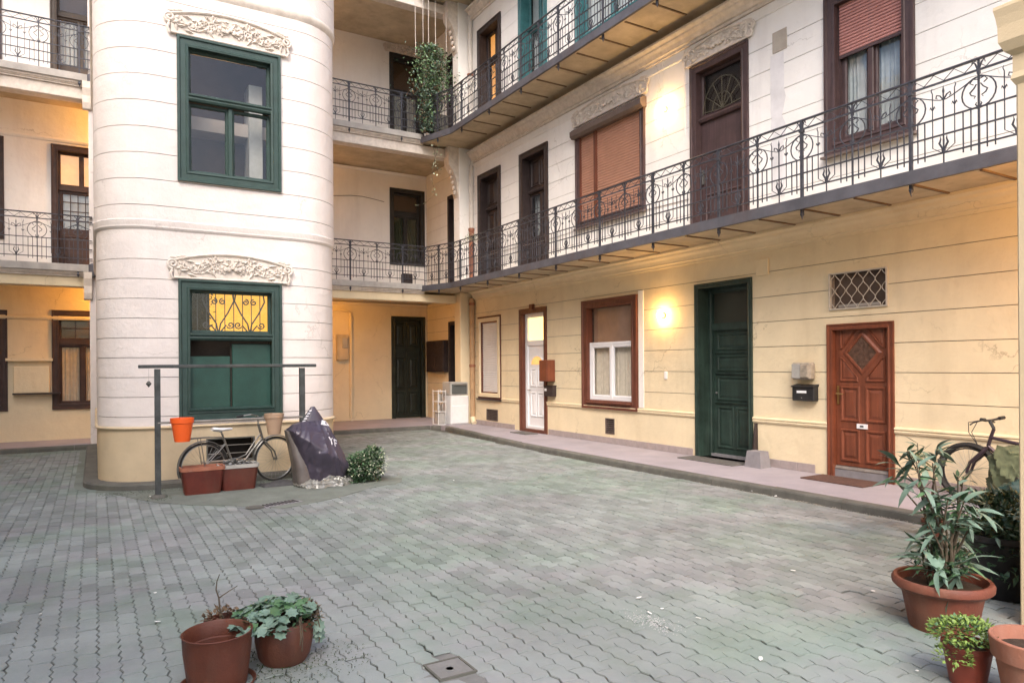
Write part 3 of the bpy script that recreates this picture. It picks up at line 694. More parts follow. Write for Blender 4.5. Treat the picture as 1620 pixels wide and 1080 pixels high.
# white door
h = rows_['gwd']; P = casing(RWG, 'door', *h, RFR, .12, .12, .035, True); P['label'] = 'white panelled door under a lit yellow fanlight'
a, b, c, d = h[0] + .12, h[1] - .12, h[2], h[3] - .12
MB().box((a + b) / 2 - .07, (a + b) / 2 + .07, -.07, .0, h[3] - .05, h[3] + .09).build('keystone', RFR, P)
MB().box(h[0] + .12, h[1] - .12, -.03, .2, c, c + .07).build('threshold', RFR, P)
MB().ring(a, b, c + .04, d, [(0, .13), (0, .08), (.09, .08), (.10, .12)]).build('frame', PVC, P)
MB().box(a + .08, b - .08, .08, .14, 2.18, 2.30).build('transom', PVC, P)
backing(P, a + .08, b - .08, 2.30, d - .08, .13, GLOWY, 'fanlight')
lw = b - a - .18
leaf_door(P, a + .09, b - .09, c + .11, 2.18, .11, PVC, [(.10, lw / 2 - .03, .25, .85), (lw / 2 + .03, lw - .10, .25, .85), (.10, lw / 2 - .03, .97, 1.42), (lw / 2 + .03, lw - .10, .97, 1.42)])
mb = MB(); cx = (a + b) / 2; z = c + 1.62
vs = [(cx, .104, z)] + [(cx + .26 * cos(pi * i / 10), .104, z + .2 * sin(pi * i / 10)) for i in range(11)]
mb.add(vs, [(0, i, i + 1) for i in range(1, 11)]).build('fan_pane', GLOWO, P)
MB().tube([(cx + .27 * cos(pi * i / 10), .105, z + .21 * sin(pi * i / 10)) for i in range(11)], .015, 5).build('fan_moulding', PVC, P)
MB().tube([(a + .14, .11, 1.1), (a + .14, .05, 1.1), (a + .26, .05, 1.1)], .011, 6).build('handle', STEEL, P)
# big white window
h = rows_['gbw']; P = casing(RWG, 'window', *h, RFR, .17, .13, .05)
a, b, c, d = h[0] + .17, h[1] - .17, h[2] + .17, h[3] - .17; t = 2.13; mid = (a + b) / 2
backing(P, a, b, t, d, .16, BLIND, 'roller_blind'); MB().quad((a, .12, t), (b, .12, t), (b, .12, d), (a, .12, d)).build('pane', GLASS, P)
MB().ring(a, b, c, t + .04, [(0, .12), (0, .05), (.045, .05), (.055, .09)]).build('frame', PVC, P)
sash(P, a + .05, mid - .01, c + .05, t - .01, .055, PVC, .065); sash(P, mid + .01, b - .05, c + .05, t - .01, .055, PVC, .065)
MB().box(mid - .03, mid + .03, .04, .10, c + .05, t).build('mullion', PVC, P)
curtain(P, a + .03, b - .03, c, t + .03, .17, CURT, 16); backing(P, a, b, c, d, .24, DARKW)
MB().extr([(.08, c - .03), (-.08, c - .055), (-.08, c - .03), (.08, c + .02)], a, b).build('sill', RFR, P)
# green door in its deep reveal
h = rows_['ggd']; P = casing(RWG, 'door', *h, GDARK, .08, .30, .035, True); P['label'] = 'tall dark green door set back in a deep reveal'
a, b, c, d = h[0] + .08, h[1] - .08, h[2], h[3] - .08
MB().box(a, b, .24, .34, c, c + .05).build('threshold', STONE, P)
MB().ring(a, b, c - .07, d, [(0, .32), (0, .235), (.03, .235), (.05, .25), (.08, .25), (.08, .30)]).build('frame', GDARK, P)
MB().box(a + .08, b - .08, .23, .30, 2.28, 2.40).build('transom', GDARK, P)
backing(P, a + .08, b - .08, 2.38, d - .08, .29, mat('fanlight_brown', (.035, .038, .028), .4), 'fanlight')
lw = b - a - .16; lz = c + .05
leaf_door(P, a + .08, b - .08, lz, 2.28, .28, GDARK, [(.07, lw - .07, 1.78, 2.08), (.07, lw - .07, 1.42, 1.70), (.07, lw - .07, .92, 1.34), (.07, lw / 2 - .02, .10, .82), (lw / 2 + .02, lw - .07, .10, .82)])
for zz in (.88, 1.38, 1.74): MB().extr([(.28, lz + zz - .018), (.258, lz + zz - .01), (.25, lz + zz + .008), (.28, lz + zz + .018)], a + .12, b - .12).build('drip_moulding', GDARK, P)
MB().ball((a + .15, .255, 1.2), .02, 8, 5).build('door_knob', STEEL, P)
# white wavy grate
h = rows_['ggr']; GRW = mat('old_white_iron', (.50, .46, .40), .6, .15, 9, .2); P = MB().ring(*h, [(0, .012), (0, -.03), (.018, -.03), (.018, .02)]).build('grate', GRW, RWG)
backing(P, *h, .10, mat('grate_brown', (.11, .08, .065), .8, .2, 6))
n = 5; hw = (h[1] - h[0]) / n / 2
def wave(ph):
    pts = []; N = 24
    for i in range(N + 1):
        z = h[2] + .02 + (h[3] - h[2] - .04) * i / N; pts.append(z)
    return pts
for i in range(n):
    for s in (-1, 1):
        cx = h[0] + hw * (2 * i + 1); N = 26
        pts = []
        for j in range(N + 1):
            tt = j / N; v = abs(((tt * 2.0 + .5) % 1) * 2 - 1); v = v * v * (3 - 2 * v)
            pts.append((cx + s * hw * (.06 + .92 * v), -.012 + .004 * s, h[2] + .02 + (h[3] - h[2] - .04) * tt))
        MB().tube(pts, .0055, 4).build('wavy_bar', GRW, P)
MB().box(h[0] + .12, h[1] - .12, .02, .03, h[2] + .03, h[2] + .07).build('inner_bar', GREYP, P)
# red door
h = rows_['grd']; P = casing(RWG, 'door', *h, RED, .085, .10, .03, True); P['label'] = 'red brown wooden door with diamond shaped pane'
a, b, c, d = h[0] + .085, h[1] - .085, h[2], h[3] - .085; lw = b - a; lz = c + .16
MB().box(a, b, .02, .16, c, c + .10).build('threshold', STONE, P)
MB().extr([(.12, c + .10), (.03, c + .10), (.02, c + .115), (.05, c + .15), (.12, c + .16)], a, b).build('weather_bar', GAL, P)
L0 = d - lz; m_ = lw / 2
leaf_door(P, a + .004, b - .004, lz, d, .055, RED, [(.07, m_ - .04, .06, .52), (m_ + .04, lw - .07, .06, .52), (.07, m_ - .04, .62, 1.12), (m_ + .04, lw - .07, .62, 1.12)])
cz = lz + 1.22 + (L0 - 1.22) * .52; dm = .23
mb = MB()
for k, (r0, r1, y0, y1) in enumerate(((1.35, 1.2, .053, .035), (1.2, 1.05, .035, .035), (1.05, 1.0, .035, .05))):
    A = [(a + m_ + r0 * dm * q[0] * .92, y0, cz + r0 * dm * q[1]) for q in ((1, 0), (0, 1), (-1, 0), (0, -1))]; B = [(a + m_ + r1 * dm * q[0] * .92, y1, cz + r1 * dm * q[1]) for q in ((1, 0), (0, 1), (-1, 0), (0, -1))]
    mb.rings([A, B], cap0=False, cap1=False)
mb.build('diamond_moulding', RED, P)
MB().add([(a + m_ + dm * q[0] * .92, .05, cz + dm * q[1]) for q in ((1, 0), (0, 1), (-1, 0), (0, -1))], [(0, 1, 2, 3)]).build('diamond_pane', mat('diamond_glass', (.09, .05, .035), .25, .5, 18, .6, 20), P)
for sx in (-1, 1):
    for s2 in (-1, 1):      # corner panels round the diamond
        X0, X1 = a + m_ + sx * (lw / 2 - .07), a + m_ + sx * .055; Z0 = cz + s2 * (.43 if s2 > 0 else .40); Zi = cz + s2 * .05
        pts = [(X0, Z0), (X1, Z0), (X1, cz + s2 * (1.5 * dm)), (a + m_ + sx * 1.42 * dm * .92, Zi), (X0, Zi)]
        mb = MB(); c0 = (sum(p[0] for p in pts) / 5, sum(p[1] for p in pts) / 5)
        def sc2(k, y): return [(c0[0] + (p[0] - c0[0]) * k, y, c0[1] + (p[1] - c0[1]) * k) for p in pts]
        mb.rings([sc2(1, .0535), sc2(.93, .038), sc2(.85, .038), sc2(.76, .058), sc2(.55, .045)], cap0=False).build('door_panel', RED, P)
MB().box(a + m_ - .075, a + m_ + .075, .035, .06, lz + .535, lz + .60).build('letter_plate', PVC, P)
MB().box(a + m_ - .025, a + m_ + .025, .030, .036, lz + .557, lz + .578).build('letter_slot', BLACKP, P)
MB().box(a + .025, a + .055, .04, .058, 1.12, 1.38).tube([(a + .04, .045, 1.27), (a + .04, -.0, 1.27), (a + .15, .0, 1.265)], .009, 6).build('handle', mat('brass', (.45, .30, .12), .35, metal=.9), P)
for k in ('gbk', 'fbk', 'sbk'):
    h = rows_[k]; P = casing(RWG, 'door', *h, BRN, .1, .15, .03, True); leaf_door(P, h[0] + .1, h[1] - .1, h[2], h[3] - .1, .14, BRN, [(.1, .8, .2, .9), (.1, .8, 1.1, 2.2)])
# --- first floor openings
for k in ('fA', 'fB', 'fD', 'sA', 'sF', 'sD'):
    h = rows_[k]; m = {'fA': BRN, 'fB': BRN, 'fD': PURP, 'sA': BRN, 'sF': TEAL, 'sD': BRN}[k]
    wd = .14; dp = .20 if k != 'fD' else .10
    P = casing(RWG, 'door', *h, m, wd, dp, .04, True)
    a, b, c, d = h[0] + wd, h[1] - wd, h[2], h[3] - wd; lw = b - a; tz = c + 2.06; mid = (a + b) / 2
    MB().extr([(dp + .03, tz - .05), (dp - .05, tz - .04), (dp - .07, tz), (dp - .05, tz + .04), (dp + .03, tz + .05)], a, b).build('transom', m, P)
    if k == 'fD':
        backing(P, a, b, tz, d, .32, DARK); sash(P, a, b, tz + .05, d, .10, m, .05, GLASSD)
        g = MB()
        for i in range(7):
            an = pi * (i + .0) / 6; g.tube([(mid, .08, tz + .08), (mid + .22 * cos(an), .08, tz + .1 + .3 * sin(an)), (mid + .42 * cos(an), .08, tz + .12 + .52 * sin(an))], .008, 4)
        for r in (.20, .40): g.tube([(mid + r * 1.05 * cos(pi * i / 14), .08, tz + .1 + r * 1.3 * sin(pi * i / 14)) for i in range(15)], .008, 4)
        g.build('fan_grille', mat('grille_olive', (.10, .09, .06), .6), P, kind='stuff')
        leaf_door(P, a + .003, b - .003, c + .02, tz - .05, .10, m, [(.08, lw - .08, .15, .75)])
        MB().box(a + .03, a + .07, .07, .10, c + .95, c + 1.2).build('handle', STEEL, P)
        for i in range(9): MB().box(a + .1 + (lw - .2) * i / 9, a + .115 + (lw - .2) * i / 9, .085, .0985, c + .85, c + 1.25).build('grille_bar', m, P)
    else:
        P['label'] = {'fA': 'dark door leaf beside the downpipe', 'fB': 'dark door with pale barred glass', 'sA': 'brown double door with orange lit glass', 'sF': 'teal panelled door', 'sD': 'brown double door'}[k]
        glow = k == 'sA'
        pane_m = GLOWO if glow else (CURTW if k in ('fB', 'sF') else DARKW)
        if k in ('sA', 'sF'): sash(P, a, mid - .005, tz + .05, d, dp, m, .05); sash(P, mid + .005, b, tz + .05, d, dp, m, .05); backing(P, a, b, tz, d, dp + .12, pane_m if k == 'sA' else CURTW)
        else: leaf_door(P, a, b, tz + .05, d, dp, m, [(.06, lw / 2 - .03, .06, d - tz - .11), (lw / 2 + .03, lw - .06, .06, d - tz - .11)])
        for s, (u0, u1) in enumerate(((a, mid - .004), (mid + .004, b))):
            MB().box(u0, u1, dp, dp + .04, c + .02, c + .92).build('door_leaf', m, P)
            MB().panel(u0 + .05, u1 - .05, c + .12, c + .82, dp - .0015).build('door_panel', m, P)
            if k == 'fA': MB().box(u0, u1, dp, dp + .04, c + .92, tz - .05).build('door_leaf', m, P); MB().panel(u0 + .05, u1 - .05, c + 1.0, tz - .13, dp - .0015).build('door_panel', m, P)
            else:
                sash(P, u0, u1, c + .92, tz - .05, dp, m, .055)
                if k == 'fB': bars(P, u0 + .05, u1 - .05, c + .97, tz - .1, dp - .01, 4, 3, IRON, 'grille_bar', .006)
        if k != 'fA': backing(P, a, b, c + .9, tz - .05, dp + .14, pane_m)
h = rows_['fC']; P = casing(RWG, 'window', *h, PURP, .13, .10, .05); P['label'] = 'wide window closed by a terracotta roller shutter'
a, b, c, d = h[0] + .13, h[1] - .13, h[2] + .13, h[3] - .10
dv = a + (b - a) * .27
shutter(P, a, dv - .045, c, d, .03, SHUT, .055); shutter(P, dv + .045, b, c, d, .03, SHUT, .055)
MB().box(dv - .045, dv + .045, -.01, .06, c, d).build('guide_rail', RFR, P)
MB().box(a - .03, a + .02, -.02, .06, c, d).build('guide_rail', RFR, P); MB().box(b - .02, b + .03, -.02, .06, c, d).build('guide_rail', RFR, P)
MB().extr([(.05, d - .12), (-.10, d - .13), (-.155, d - .08), (-.16, d + .02), (-.10, d + .07), (.05, d + .08)], h[0] - .04, h[1] + .04).build('shutter_box', SHBOX, P)
MB().extr([(.0, h[2] - .03), (-.09, h[2] - .035), (-.09, h[2] - .01), (.0, h[2] + .02)], h[0] - .03, h[1] + .03).build('sill', SHBOX, P)
for k, m, sm in (('fE', PURP, SHUTP), ('sG', TEAL, None), ('sE', BRN, None)):
    h = rows_[k]; P = casing(RWG, 'window', *h, m, .16, .16, .05)
    a, b, c, d = h[0] + .16, h[1] - .16, h[2] + .16, h[3] - .16; mid = (a + b) / 2; t = 6.02 if k == 'fE' else c + 1.35
    MB().ring(a, b, c, d, [(0, .16), (0, .06), (.03, .06), (.03, .12)]).build('frame', m, P)
    if sm:
        shutter(P, a + .03, b - .03, t, d, .05, sm, .045); MB().box(a + .03, b - .03, .035, .07, t - .04, t).build('shutter_rail', m, P); tt = d
    else:
        MB().box(a, b, .04, .1, t, t + .1).build('transom', m, P); sash(P, a + .03, b - .03, t + .1, d - .03, .09, m, .05, GLASS); tt = t
    sash(P, a + .03, mid - .01, c + .03, tt, .09, m, .07); sash(P, mid + .01, b - .03, c + .03, tt, .09, m, .07)
    MB().bbox(mid - .04, mid + .04, .05, .10, c + .03, tt, .012).build('mullion', m, P)
    curtain(P, a, mid - .08, c, d, .19, CURTW, 7); curtain(P, mid + .03, b, c, d, .20, CURTW, 7); backing(P, a, b, c, d, .27, DARKW)
    MB().extr([(.0, h[2] - .035), (-.10, h[2] - .04), (-.10, h[2] - .012), (.0, h[2] + .02)], h[0] - .03, h[1] + .03).build('sill', SHBOX, P)
# corner pilaster with consoles
for z0, z1, m in ((.10, 3.72, CREAM), (3.86, 7.70, WHITE), (7.84, 11.7, WHITE)):
    MB().bbox(-17.50, -17.14, -.37, .0, z0, z1, .012).build('pilaster', m, RWG)
for zt in (7.20, 11.18):
    pr = [(0, zt - .85), (-.39, zt - .85), (-.42, zt - .70), (-.43, zt - .5), (-.47, zt - .3), (-.56, zt - .12), (-.66, zt), (-.68, zt + .18), (-.68, zt + .5), (0, zt + .5)]
    MB().extr(pr, -17.47, -17.17).build('console', STUCCO, RWG, smooth=False)
    g = MB()
    for i in range(5): g.ball((-17.32, -.44 - .03 * i, zt - .72 + .14 * i), .07 - .004 * i, 7, 5, (1.5, .5, 1))
    g.build('console_leaf', STUCCO, RWG, smooth=True, kind='stuff')

# ================================================================== BACK WING
BW = thing('gallery_wing', 'rear apartment wing with open arcade and iron railed galleries behind the stair tower', 'building', (0, 17.3, 0))
yb = 20.2 - 17.3; yl = 18.8 - 17.3
bh = dict(g=(7.80, 8.92, .10, 3.24), f=(7.78, 8.93, 4.82, 7.18), s=(7.80, 8.92, 7.9, 11.33))
bw_ = Bb = bpy.data.objects.new('gallery_wall', None)
def back_facade(x0, x1, y, holes, cm):
    mb = MB(); cells(mb, x0, x1, 0, 14.5, holes, y, y + .3, True); return mb
for z0, z1, m in ((0, 3.75, CREAM), (3.75, 7.75, WHITE), (7.75, 14.5, WHITE)):
    mb = MB(); cells(mb, 3.2, 8.995, z0, z1, [shrink(h) for h in bh.values()], yb, yb + .3, True); mb.build('wall', m, BW)
lh = dict(g=(-.83, .35, .78, 3.03), g2=(-2.8, -1.64, .78, 3.0), f=(-.82, .35, 3.9, 6.78), f2=(-2.8, -1.68, 4.55, 6.8), s=(-.82, .35, 7.88, 10.75), s2=(-2.8, -1.70, 8.4, 10.8))
for z0, z1, m in ((0, 3.75, CREAM), (3.75, 7.75, WHITE), (7.75, 14.5, WHITE)):
    mb = MB(); cells(mb, -4.3, .8, z0, z1, [shrink(h) for h in lh.values()], yl, yl + .3, True); mb.build('wall', m, BW)
MB().box(.8, 3.3, yl, yl + .3, 0, 14.5).build('wall', CREAM, BW); MB().box(3.2, 3.3, yl + .3, yb, 0, 14.5).build('wall', CREAM, BW)
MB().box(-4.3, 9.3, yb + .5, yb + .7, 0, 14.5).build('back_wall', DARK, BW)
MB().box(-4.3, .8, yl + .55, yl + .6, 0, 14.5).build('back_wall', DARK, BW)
for z in (.40, .81, 3.35): pass
# galleries: slabs, mouldings, beams
for zt in (3.90, 7.93, 11.9):
    for x0, x1, yy in ((-4.3, .02, yl), (3.3, 7.66, yb)):
        MB().bbox(x0, x1, -.04, yy - .002, zt - .155, zt, .012).build('gallery_slab', CONC, BW)
        MB().extr([(.35, zt - .156), (.0, zt - .156), (.005, zt - .19), (.03, zt - .195), (.035, zt - .215), (.06, zt - .225), (.06, zt - .25), (.35, zt - .25)], x0, x1).build('slab_moulding', STUCCO, BW)
    bb = 3.44 if zt < 4 else zt - .50
    for x0, x1, yy in ((-4.3, -.06, yl), (3.3, 8.63, yb)):
        MB().bbox(x0, x1, .10, .42, bb, zt - .251, .012).build('beam', CREAM if zt < 4 else STUCCO, BW)
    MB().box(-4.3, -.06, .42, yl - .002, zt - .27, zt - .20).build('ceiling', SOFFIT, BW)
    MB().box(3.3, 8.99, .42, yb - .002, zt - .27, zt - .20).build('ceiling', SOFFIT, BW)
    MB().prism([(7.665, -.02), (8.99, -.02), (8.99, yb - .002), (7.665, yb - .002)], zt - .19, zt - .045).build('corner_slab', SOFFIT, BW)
# tower-side pier and consoles
MB().bbox(-.085, .5, .02, .45, 0, 14.5, .012).build('pier', TOWER, BW)
MB().bbox(3.2, 3.9, .02, .45, 0, 14.5, .012).build('pier', TOWER, BW)
for zt in (3.90, 7.93):
    MB().extr([(.02, zt - .75), (-.03, zt - .72), (-.06, zt - .6), (-.05, zt - .45), (-.10, zt - .3), (-.10, zt - .16), (.02, zt - .16)], -.19, -.04).build('console', STUCCO, BW)
    MB().lathe([(.06, zt - .26), (.10, zt - .24), (.11, zt - .16), (.11, zt - .0), (.05, zt + .04), (0, zt + .05)], 14, (-.0, -.0, 0)).build('slab_end', FASCIA, BW, smooth=True)
    MB().extr([(yl, zt - 1.10), (yl - .03, zt - 1.09), (yl - .05, zt - 1.05), (yl - .03, zt - 1.01), (yl, zt - 1.0)], -4.3, -.05).build('wall_moulding', WHITE if zt > 5 else CREAM, BW)
    MB().extr([(yb, zt - .36), (yb - .05, zt - .35), (yb - .09, zt - .29), (yb, zt - .27)], 3.3, 8.99).build('wall_moulding', WHITE if zt > 5 else CREAM, BW)
railing(BW, (3.35, 17.29), (7.62, 17.29), 3.90, 5.59 - 3.35 - 1.42, True)
railing(BW, (3.35, 17.29), (7.62, 17.29), 7.93, 5.59 - 3.35 - 1.42, True)
railing(BW, (-4.2, 17.29), (-.03, 17.29), 3.90, -1.0 + 4.2 - 2.84, False)
railing(BW, (-4.2, 17.29), (-.03, 17.29), 7.93, -.95 + 4.2 - 2.84, False)
def simple_door(T, h, y, m, glassy, label=None, grid=None, pm_=DARKW, door=True, wd=.13, name=None):
    P = casing(T, name or ('door' if door else 'window'), *h, m, wd, .16, .035, door); P.location = (0, y, 0)
    if label: P['label'] = label
    a, b, c, d = h[0] + wd, h[1] - wd, h[2] + (0 if door else wd), h[3] - wd; mid = (a + b) / 2; hh = d - c
    tz = c + hh * .70
    MB().box(a, b, .10, .18, tz - .05, tz + .05).build('transom', m, P)
    backing(P, a, b, c, d, .30, DARKW)
    if glassy == 'lit':
        sash(P, a, mid, tz + .05, d, .14, m, .05); sash(P, mid, b, tz + .05, d, .14, m, .05); backing(P, a, b, tz, d, .22, GLOWO)
        for u0, u1 in ((a, b),):
            MB().box(u0, u1, .14, .18, c, c + .95).build('door_leaf', m, P); MB().panel(u0 + .08, u1 - .08, c + .12, c + .85, .1385).build('door_panel', m, P)
            sash(P, u0 + .02, u1 - .02, c + .95, tz - .05, .14, m, .07); backing(P, u0, u1, c + .9, tz, .21, pm_)
            bars(P, u0 + .09, u1 - .09, c + 1.0, tz - .1, .12, 5, 4, m, 'glazing_bar', .009)
    elif glassy:
        z2 = c + (.0 if not door else .75)
        sash(P, a, b, tz + .05, d, .14, m, .05, GLASSD)
        if door:
            MB().box(a, b, .14, .18, c, z2).build('door_leaf', m, P)
            for u0, u1 in ((a + .05, mid - .05), (mid + .05, b - .05)): MB().panel(u0, u1, c + .1, z2 - .08, .1385).build('door_panel', m, P)
        for u0, u1 in ((a, mid - .003), (mid + .003, b)): sash(P, u0, u1, z2, tz - .05, .14, m, .06, GLASSD)
        if grid: bars(P, a + .05, b - .05, tz + .1, d - .05, .12, 3, 2, m)
        curtain(P, a, mid - .06, z2, tz, .22, pm_, 5); curtain(P, mid + .06, b, z2, tz, .23, pm_, 5)
    else:
        for u0, u1 in ((a, mid - .004), (mid + .004, b)):
            MB().box(u0, u1, .14, .18, c, d).build('door_leaf', m, P)
            for q0, q1 in ((.12, .8), (.9, hh * .62), (hh * .74, hh - .1)): MB().panel(u0 + .06, u1 - .06, c + q0, c + q1, .1385).build('door_panel', m, P)
    return P
DGR = mat('blackish_green_paint', (.016, .022, .016), .45, .35, 3, .2, 50, grain=(20, 20, 1))
simple_door(BW, bh['g'], yb, DGR, False, 'very dark green double door in the arcade')
simple_door(BW, bh['f'], yb, mat('blackish_paint', (.025, .024, .024), .5, .25, 5, .2), True, None, pm_=mat('green_curtain', (.06, .075, .05), .9), door=False)
simple_door(BW, bh['s'], yb, MATS['blackish_paint'], True, 'dark glazed door behind the ivy', pm_=CURTW)
relief(BW, 8.36, 11.34, 1.45, .3, seed=9).location = (0, yb, 0)
DKW = mat('oxide_dark_paint', (.05, .028, .024), .5, .25, 5, .2)
simple_door(BW, lh['g'], yl, DKW, True, None, True, CURT, False)
simple_door(BW, lh['g2'], yl, DKW, True, None, True, DARKW, False)
simple_door(BW, lh['f'], yl, DKW, 'lit', 'dark door with orange lit transom and gridded glass', pm_=CURTW)
simple_door(BW, lh['f2'], yl, DKW, True, None, None, DARKW, False)
simple_door(BW, lh['s'], yl, mat('grey_brown_paint', (.07, .055, .045), .5, .25, 5, .2), True, 'grey brown glazed door', pm_=CURTW)
simple_door(BW, lh['s2'], yl, DKW, True, None, None, DARKW, False)

# ================================================================== OTHER WALLS OF THE COURT
WL = thing('west_wing', 'plain cream rendered wing closing the left side of the courtyard', 'building', (-4.3, 0, 0))
MB().box(-.4, 0, -6, 20.2, 0, 11).build('wall', CREAM, WL)
SP = thing('pier', 'cream corner pier with moulded bracket at the right edge', 'pillar', (5.1, 2.17, 0))
pm2 = mat('pier_plaster', (.60, .49, .33), .88, .08, 1.5, .25, 90, stain=.15, stain_col=(.42, .30, .18))
MB().bbox(0.0, .7, -.5, 0, .0, 4.4, .01).build('shaft', pm2, SP)
pr = [(0, 3.28), (.03, 3.30), (.015, 3.34), (.05, 3.40), (.05, 3.46)] 
rows = []
for off, z in ((0.0, 3.48), (.022, 3.52), (.012, 3.56), (.012, 3.67), (.045, 3.70), (.07, 3.76), (.072, 3.86), (.08, 3.92), (.09, 3.97), (.088, 3.99), (.03, 4.02)):
    rows.append([(-off, -.5 - off, z), (-off, off, z), (.7, off, z), (.7, -.5 - off, z)])
MB().rings(rows).build('bracket', pm2, SP)
# ================================================================== LAMPS
def wall_lamp(loc, rz, label, m=LAMPG):
    T = thing('wall_lamp', label, 'lamp', loc, rz, 'lit wall lamps on the right wing')
    MB().lathe([(0, 0), (.06, 0), (.06, .02), (.035, .035), (0, .035)], 14).build('back_plate', BRN, T, rot=(pi / 2, 0, 0), smooth=True)
    MB().tube([(0, -.03, 0), (0, -.08, .01), (0, -.11, .05), (0, -.11, .07)], .008, 6).build('arm', BRN, T)
    MB().ball((0, -.11, .0), .048, 14, 9, (1, 1, 1.2)).build('globe', m, T, smooth=True)
wall_lamp((9, 9.56, 2.60), -pi / 2, 'lit warm lamp beside the tall green door')
wall_lamp((9, 9.47, 6.36), -pi / 2, 'lit warm lamp on the white wall above the first floor balcony')
def hall_lamp(loc, label, k=1):
    T = thing('ceiling_lamp', label, 'lamp', loc, 0, 'hall lamps behind the tower')
    MB().lathe([(0, .10), (.06, .10), (.07, .06), (.05, .05), (0, .05)], 14).build('rose', BRN, T, smooth=True)
    MB().ball((0, 0, 0), .075 * k, 14, 9).build('globe', LAMPH, T, smooth=True)
hall_lamp((.9, 18.1, 7.32), 'warm ceiling lamp in the first floor gallery behind the tower', 1.3)
hall_lamp((.6, 18.1, 3.36), 'warm ceiling lamp in the arcade left of the tower', 1.1)
hall_lamp((5.15, 18.75, 3.36), 'warm ceiling lamp in the arcade right of the tower', 1.1)
hall_lamp((4.3, 18.9, 7.35), 'warm ceiling lamp in the first floor gallery right of the tower', .75)
hall_lamp((4.3, 18.9, 11.3), 'warm ceiling lamp in the second floor gallery', .55)
hall_lamp((7.7, 2.0, 3.30), 'warm lamp under the passage ceiling beyond the pier', 1.5)
# ================================================================== THINGS ON THE WALLS
T = thing('downpipe', 'tall downpipe in the corner, red brown below and white above', 'pipe', (8.93, 17.02, .1))
MB().tube([(0, 0, .15), (0, 0, 3.45)], .075, 12).build('lower_pipe', PIPE_T, T, smooth=True)
MB().tube([(0, 0, 3.78), (0, 0, 5.35)], .070, 12).build('middle_pipe', PIPE_R, T, smooth=True)
MB().tube([(0, 0, 5.35), (0, 0, 7.1)], .065, 12).build('upper_pipe', PIPE_W, T, smooth=True)
MB().tube([(0, 0, 7.75), (0, 0, 11.2)], .065, 12).build('upper_pipe', PIPE_W, T, smooth=True)
for z in (1.6, 5.35, 3.3, 9.6): MB().lathe([(.07, z - .04), (.088, z - .03), (.088, z + .03), (.07, z + .04)], 12).build('collar', PIPE_R, T, smooth=True)
MB().tube([(0, 0, .2), (.0, -.03, .06), (0, -.12, .02)], .078, 10).build('shoe', CREAM, T, smooth=True)
T = thing('wooden_cabinet', 'small red brown wooden cabinet fixed beside the white door', 'cabinet', (9, 13.26, 1.33), -pi / 2)
MB().bbox(-.16, .16, -.22, 0, 0, .49, .008).build('body', RED, T); MB().bbox(-.15, .15, -.235, -.221, .01, .48, .005).build('door', RED, T)
T = thing('mailbox', 'small dark mailbox under the red brown cabinet', 'mailbox', (9, 13.22, .99), -pi / 2)
MB().bbox(-.17, .17, -.12, 0, 0, .24, .01).build('body', BRN, T); MB().box(-.18, .18, -.14, 0, .235, .25).build('lid', BRN, T); MB().box(-.15, -.06, -.124, -.119, .12, .18).build('name_plate', PVC, T)
T = thing('mailbox', 'black mailbox with white name plate beside the red door', 'mailbox', (9, 6.555, 1.15), -pi / 2)
MB().bbox(-.185, .185, -.11, 0, 0, .22, .01).build('body', BLACKP, T); MB().extr([(0, .21), (-.13, .20), (-.13, .215), (0, .245)], -.19, .19).build('lid', BLACKP, T)
MB().box(-.10, .06, -.114, -.109, .115, .15).build('name_plate', PVC, T); MB().ball((-.02, -.112, .045), .008, 6, 4).build('lock', STEEL, T)
T = thing('meter_box', 'weathered brown meter box above the black mailbox', 'box', (9, 6.57, 1.46), -pi / 2)
MB().bbox(-.155, .155, -.14, 0, 0, .25, .02).build('body', WICKER, T); MB().bbox(-.145, .0, -.15, -.141, .02, .23, .005).build('flap', GREYP, T); MB().bbox(.01, .14, -.17, -.141, .03, .22, .01).build('meter', WICKER, T)
tag(MB().bbox(-.115, .115, -.035, 0, -.13, .13, .006).build('vent_cover', CREAM, None, (9, 7.33, 3.21), (0, 0, -pi / 2)), 'small square cream cover plate high above the green door', 'plate')
tag(MB().bbox(-.12, .14, -.012, 0, -.16, .16, .004).build('patch_plate', mat('grey_patch', (.40, .36, .31), .85, .15, 4), None, (9, 7.0, 6.62), (0, 0, -pi / 2)), 'square grey plate on the white wall right of the brown door', 'plate')
tag(MB().bbox(-.035, .035, -.03, 0, -.07, .07, .008).build('doorbell', WHITEP, None, (9, 9.5, 1.50), (0, 0, -pi / 2)), 'small white bell push on the cream wall under the lamp', 'doorbell')
tag(MB().bbox(-.6, .6, 0, .4, 0, .018, .004).build('doormat', MATM, None, (8.85, 8.15, .10), (0, 0, -pi / 2)), 'flat grey doormat before the tall green door', 'mat')
for o in [o for o in bpy.data.objects if o.name == 'doormat']: o.location = (8.52, 8.15, .10)
tag(MB().bbox(-.46, .46, 0, .5, 0, .018, .004).build('doormat', MATR, None, (8.42, 5.80, .10), (0, 0, -pi / 2)), 'reddish brown doormat before the red door', 'mat')
tag(MB().bbox(-.35, .35, 0, .35, 0, .018, .004).build('doormat', MATM, None, (8.5, 13.95, .10), (0, 0, -pi / 2)), 'dark doormat before the white panelled door', 'mat')
mb = MB(); mb.rings([[(-.155, -.12, 0), (.155, -.12, 0), (.155, .12, 0), (-.155, .12, 0)], [(-.125, -.095, .25), (.125, -.095, .25), (.125, .095, .25), (-.125, .095, .25)]])
tag(mb.build('stone_block', STONE, None, (8.80, 7.30, .10), (0, 0, -pi / 2)), 'tapered grey stone block on the sidewalk right of the green door', 'block')
